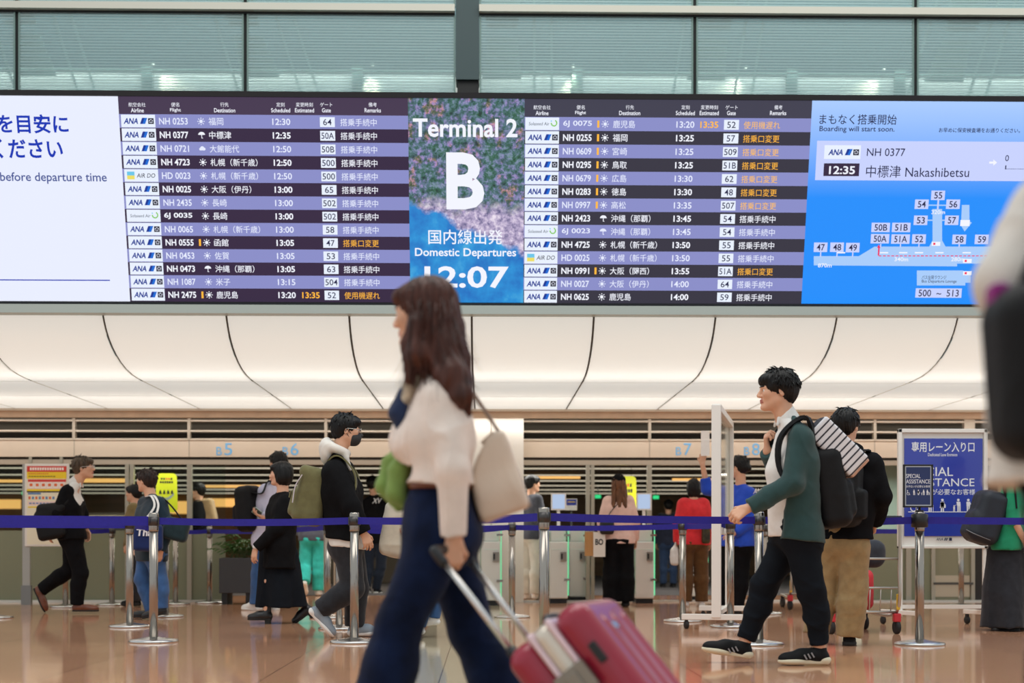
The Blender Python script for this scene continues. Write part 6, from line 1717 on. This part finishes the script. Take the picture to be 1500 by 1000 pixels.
# ---- staff member
Y = 15.25
p = Person('person', 'airline staff woman in a blue jacket raising a paper beside the partition', Y, dict(
  head=(1082,684), neck=(1085,709), sA=(1098,724,-.08), sB=(1066,722,.10), eA=(1102,762,-.12), wA=(1076,780,-.20), eB=(1036,716,.16), wB=(1029,680,.12),
  hA=(1088,796,-.06), hB=(1070,796,.06), kA=(1086,842,-.05), aA=(1080,888,-.05), kB=(1060,842,.05), aB=(1056,888,.05)), face=140, torso=125, k=.96, hb=.0075, hg=.011, seed=33)
p.body(curl=(.5,.8), hd=(None,(.02,0,1)), pn=(None,(.3,.9,0))); p.hair('bun', HBLACK, tufts=60, seed=7, h=.007)
p.top('uniform_jacket', c_blue, .030, hem=P(1080,800,Y)[2], sleeve=(1,.45), fold=.007, flare=.01)
m = MB(); T_ = p.T; yb = -V(T_[0],T_[1],0)
a_ = P(1085,724,Y)+yb*.195; ex = nrm(V(math.cos(D2R(35)), math.sin(D2R(35))*1.0, 0)); put_text(m, 'ANA', a_-ex*.01, ex, UZ, .17, .062, 0, .012, .25); m.build('back_print', mat('print_white', '#eceef2'), p.root)
p.legs('trousers', c_black, .020, knee=.062, ankle=.058); p.shoe('A', 130, 0, leath_k, sole_k, 'loafer', .25); p.shoe('B', 130, 0, leath_k, sole_k, 'loafer', .25)
c = P(1033,649,Y+.06)
o = thing('paper_sheet', 'white sheet of paper held up by the staff woman in blue', 'paper', c)
MB().obox(c, (nrm(V(1,.4,.05)), nrm(V(-.4,1,0)), UZ), (.052,.003,.135)).build('sheet', mat('paper_bright', '#f3f2ee', .6), o)

# ---- man in khaki trousers with trolley
Y = 10.34
p = Person('person', 'man in khaki trousers and black jacket pushing a luggage cart away', Y, dict(
  head=(1240,624), neck=(1242,660), sA=(1216,678,.10), sB=(1280,680,-.10), eA=(1215,730,.18), wA=(1238,768,.25), eB=(1292,728,-.12), wB=(1282,764,.06),
  hA=(1217,796,.05), hB=(1250,796,-.05), kA=(1208,862,.06), aA=(1196,926,.06), kB=(1250,862,-.06), aB=(1244,930,-.06)), face=52, torso=62, k=1.0, hb=.007, hg=.010, seed=35)
p.body(curl=(.9,.9)); p.hair('short', HBLACK, tufts=90, seed=11, vol=1.06); p.glasses(blackp)
p.top('jacket', c_black, .034, hem=P(1240,790,Y)[2], sleeve=(1,1), fold=.007, flare=.01)
f = Soft(); f.torus(p.J['neck']+V(0,0,.005), V(.2,.3,1), .082, .036, .02); f.ell(p.J['neck']-p.T*.07-V(0,0,.03), (.11,.08,.08), None, .03); f.rc(p.J['neck']+V(0,0,.02), p.J['neck']+V(0,0,.2), .06, .09, .01, 's'); f.build('hood', c_black, .008, p.root, folds(.006, 30, 3))
p.legs('trousers', c_khaki, .026, knee=.078, ankle=.078, thigh=.094, fold=.009)
p.shoe('A', 70, 0, shoe_k, sole_k, 'sneaker', .27); p.shoe('B', 75, 0, shoe_k, sole_k, 'sneaker', .27)
bc = P(1240,716,Y)-p.T*.235; Rk = rot(D2R(62), 0)
b = soft_bag('backpack', 'large black backpack on the man in khaki trousers', 'backpack', bc, (.12,.165,.285), Rk, nylon_k, .08, h=.009,
  extra=lambda f: (f.box(bc+Rk @ V(-.10,0,-.09), (.06,.135,.15), Rk, .05, .015), f.box(bc+Rk @ V(-.03,-.17,-.12), (.07,.04,.11), Rk, .035, .015)))
strap('strap', [bc+Rk @ V(.05,-.1,.24), p.J['sB']+V(-.05,0,.10), p.J['sB']+V(-.02,.10,.03), p.J['sB']+V(-.05,.12,-.15)], .06, .012, nylon_k, b)
MB().tube([bc+Rk @ V(-.165,-.09,.16), bc+Rk @ V(-.172,-.09,-.12)], .005, 0, 6).build('zip', mat('zip_grey', '#77797c', .4, .5), b)
# luggage cart
def cart():
    c = G(1262, 930); x, y = c[0]+.06, c[1]+.45
    o = thing('luggage_cart', 'steel luggage cart with red trim pushed by the man in khaki trousers', 'cart', (x, y, 0), 'luggage carts')
    st = mat('cart_steel', '#bdb8ae', .3, .8); rd = mat('cart_red', '#c22a35', .4)
    w = .27
    m = MB()
    m.tube(smooth([(x-w,y-.40,.95),(x-w,y-.38,.60),(x-w,y-.30,.18),(x-w*.8,y+.45,.15)]), .014, 0, 10).tube(smooth([(x+w,y-.40,.95),(x+w,y-.38,.60),(x+w,y-.30,.18),(x+w*.8,y+.45,.15)]), .014, 0, 10)
    m.tube([(x-w,y-.38,.62),(x+w,y-.38,.62)], .010).tube([(x-w,y-.33,.38),(x+w,y-.33,.38)], .010).tube([(x-w,y-.30,.18),(x+w,y-.30,.18)], .012).tube([(x-w*.8,y+.45,.15),(x+w*.8,y+.45,.15)], .012)
    for i in range(7): m.tube([(x-w+.04+i*.077,y-.30,.18),(x-w*.8+.03+i*.062,y+.45,.15)], .006)
    for i in range(6): m.tube([(x-w+.05+i*.088,y-.33,.38),(x-w+.05+i*.088,y-.30,.18)], .005)
    m.build('frame', st, o)
    MB().tube([(x-w-.01,y-.40,.95),(x+w+.01,y-.40,.95)], .020, 0, 12).build('push_bar', blackp, o)
    for sx in (-1, 1):
        MB().box((x+sx*w-.028,y-.34,.10),(x+sx*w+.028,y-.27,.17)).build('corner_bumper', rd, o, .008)
        MB().box((x+sx*w-.014,y-.36,.20),(x+sx*w+.014,y-.335,.33)).build('yellow_sleeve', mat('sleeve_yellow', '#d8b23a', .5), o, .004)
    for q in ((x-w,y-.30),(x+w,y-.30),(x-w*.75,y+.42),(x+w*.75,y+.42)):
        MB().lathe([(.045,-.017),(.056,-.012),(.056,.012),(.045,.017)], (q[0],q[1],.056), 0, 22, axis=(1,.2,0)).box((q[0]-.02,q[1]-.015,.06),(q[0]+.02,q[1]+.015,.14)).build('wheel', rubber, o)
    return o, x, y
cart0, cx, cy = cart()
g = G(1192, 893)
copy_tree(cart0, (g[0], g[1]+.3, 0), 'empty luggage cart farther back, its caster showing between the striding man and the khaki trousers')
bc = V(cx-.05, cy+.08, .36)
soft_bag('travel_bag', 'red and white travel bag lying on the luggage cart', 'bag', bc, (.18,.26,.17), None, mat('bag_red_white', '#c8303a', .5, noise=.5, nscale=7), .06, h=.012)
bc = V(cx+.10, cy+.16, .66)
soft_bag('duffel_bag', 'dark grey duffel bag on top of the luggage cart load', 'bag', bc, (.17,.22,.12), None, fabric('duffel_grey', '#33373f'), .09, h=.012)

# ---- right hand side
Y = 12.1
p = Person('person', 'person in a green top and long dark skirt at the right edge', Y, dict(
  head=(1496,668), neck=(1490,698), sA=(1480,716,-.15), sB=(1494,716,.15), eA=(1484,760,-.19), wA=(1500,790,-.18), eB=(1510,760,.2), wB=(1520,790,.2),
  hA=(1474,800,-.08), hB=(1478,800,.08), kA=(1470,860,-.08), aA=(1462,912,-.08), kB=(1486,860,.08), aB=(1482,910,.08)), face=10, torso=8, k=.93, hb=.008, hg=.011, seed=37)
p.body(); p.hair('short', HBLACK, tufts=60, h=.008)
p.top('top', fabric('green_tee', '#1f8a63', noise=.08), .022, hem=P(1478,806,Y)[2], sleeve=(0,0))
skirt(p, c_skirt, P(1478,800,Y)[2], P(1478,918,Y)[2], P(1438,918,Y)[0], P(1506,918,Y)[0], .14, seed=5)
p.shoe('A', 5, 0, shoe_k, sole_k, 'sneaker', .25); p.shoe('B', 5, 0, shoe_k, sole_k, 'sneaker', .25)
bc = P(1444,758,Y-.05); R = rot(0, D2R(18))
b = soft_bag('backpack', 'dark navy backpack on the person in the green top', 'backpack', bc, (.13,.16,.23), R, mat('nylon_navy', '#121a26', .55, noise=.2, bump=.4, bscale=300), .08,
  extra=lambda f: f.box(bc+R @ V(-.08,0,-.08), (.07,.13,.12), R, .05, .015))
strap('strap', [bc+R @ V(.06,-.12,.2), P(1472,700,Y-.17), P(1484,708,Y-.19), P(1488,745,Y-.22)], .05, .012, nylon_k, b)
MB().tube(smooth([bc+R @ V(-.16,-.10,-.16), bc+R @ V(-.10,-.165,-.18), bc+R @ V(.04,-.17,-.19)]), .004, 0, 6).build('zip', mat('zip_grey', '#77797c'), b)
# close blurred passer-by
Y = 2.62
p = Person('person', 'close blurred passer-by in an off-white shirt with a black bag at the right edge', Y, dict(
  head=(1625,110), neck=(1605,215), sA=(1536,318,-.02), sB=(1700,330,.10), eA=(1484,420,-.04), wA=(1545,500,.02), eB=(1750,470,.1), wB=(1700,560,.0),
  hA=(1580,640,-.02), hB=(1670,640,.08), kA=(1580,1000,-.02), aA=(1580,1340,-.02), kB=(1665,1000,.08), aB=(1665,1340,.08)), face=60, torso=60, k=1.0, hb=.008, hg=.009, seed=41)
p.body(); p.hair('short', HBLACK, tufts=40, h=.008)
p.top('shirt', fabric('shirt_offwhite', '#d8d2ca', noise=.05), .030, hem=P(1560,712,Y)[2], sleeve=(1,1), fold=.013, fr=22, flare=.06)
p.legs('trousers', c_black, .016, waist=P(1560,690,Y)[2], knee=.07, ankle=.065)
p.shoe('A', 60, 0, shoe_k, sole_k); p.shoe('B', 60, 0, shoe_k, sole_k)
bc = P(1556,545,Y-.13)
o = soft_bag('shoulder_bag', 'black bag slung across the close blurred passer-by at the right edge', 'bag', bc, (.125,.09,.155), rot(0, D2R(-4)), nylon_k, .06, h=.009)
MB().tube(smooth([bc+V(-.08,0,.12), P(1530,330,Y-.14), P(1560,235,Y-.06), P(1600,225,Y+.05)]), .012, 0, 8).build('strap', nylon_k, o)
bc = P(1462,445,Y-.10)
o = thing('wrist_pouch', 'magenta pouch at the elbow of the close blurred passer-by', 'pouch', bc)
f = Soft(); f.box(bc, (.018,.025,.036), None, .012, .01); f.build('pouch_body', fabric('magenta_cloth', '#8a2476'), .006, o)
bpy.context.view_layer.update()
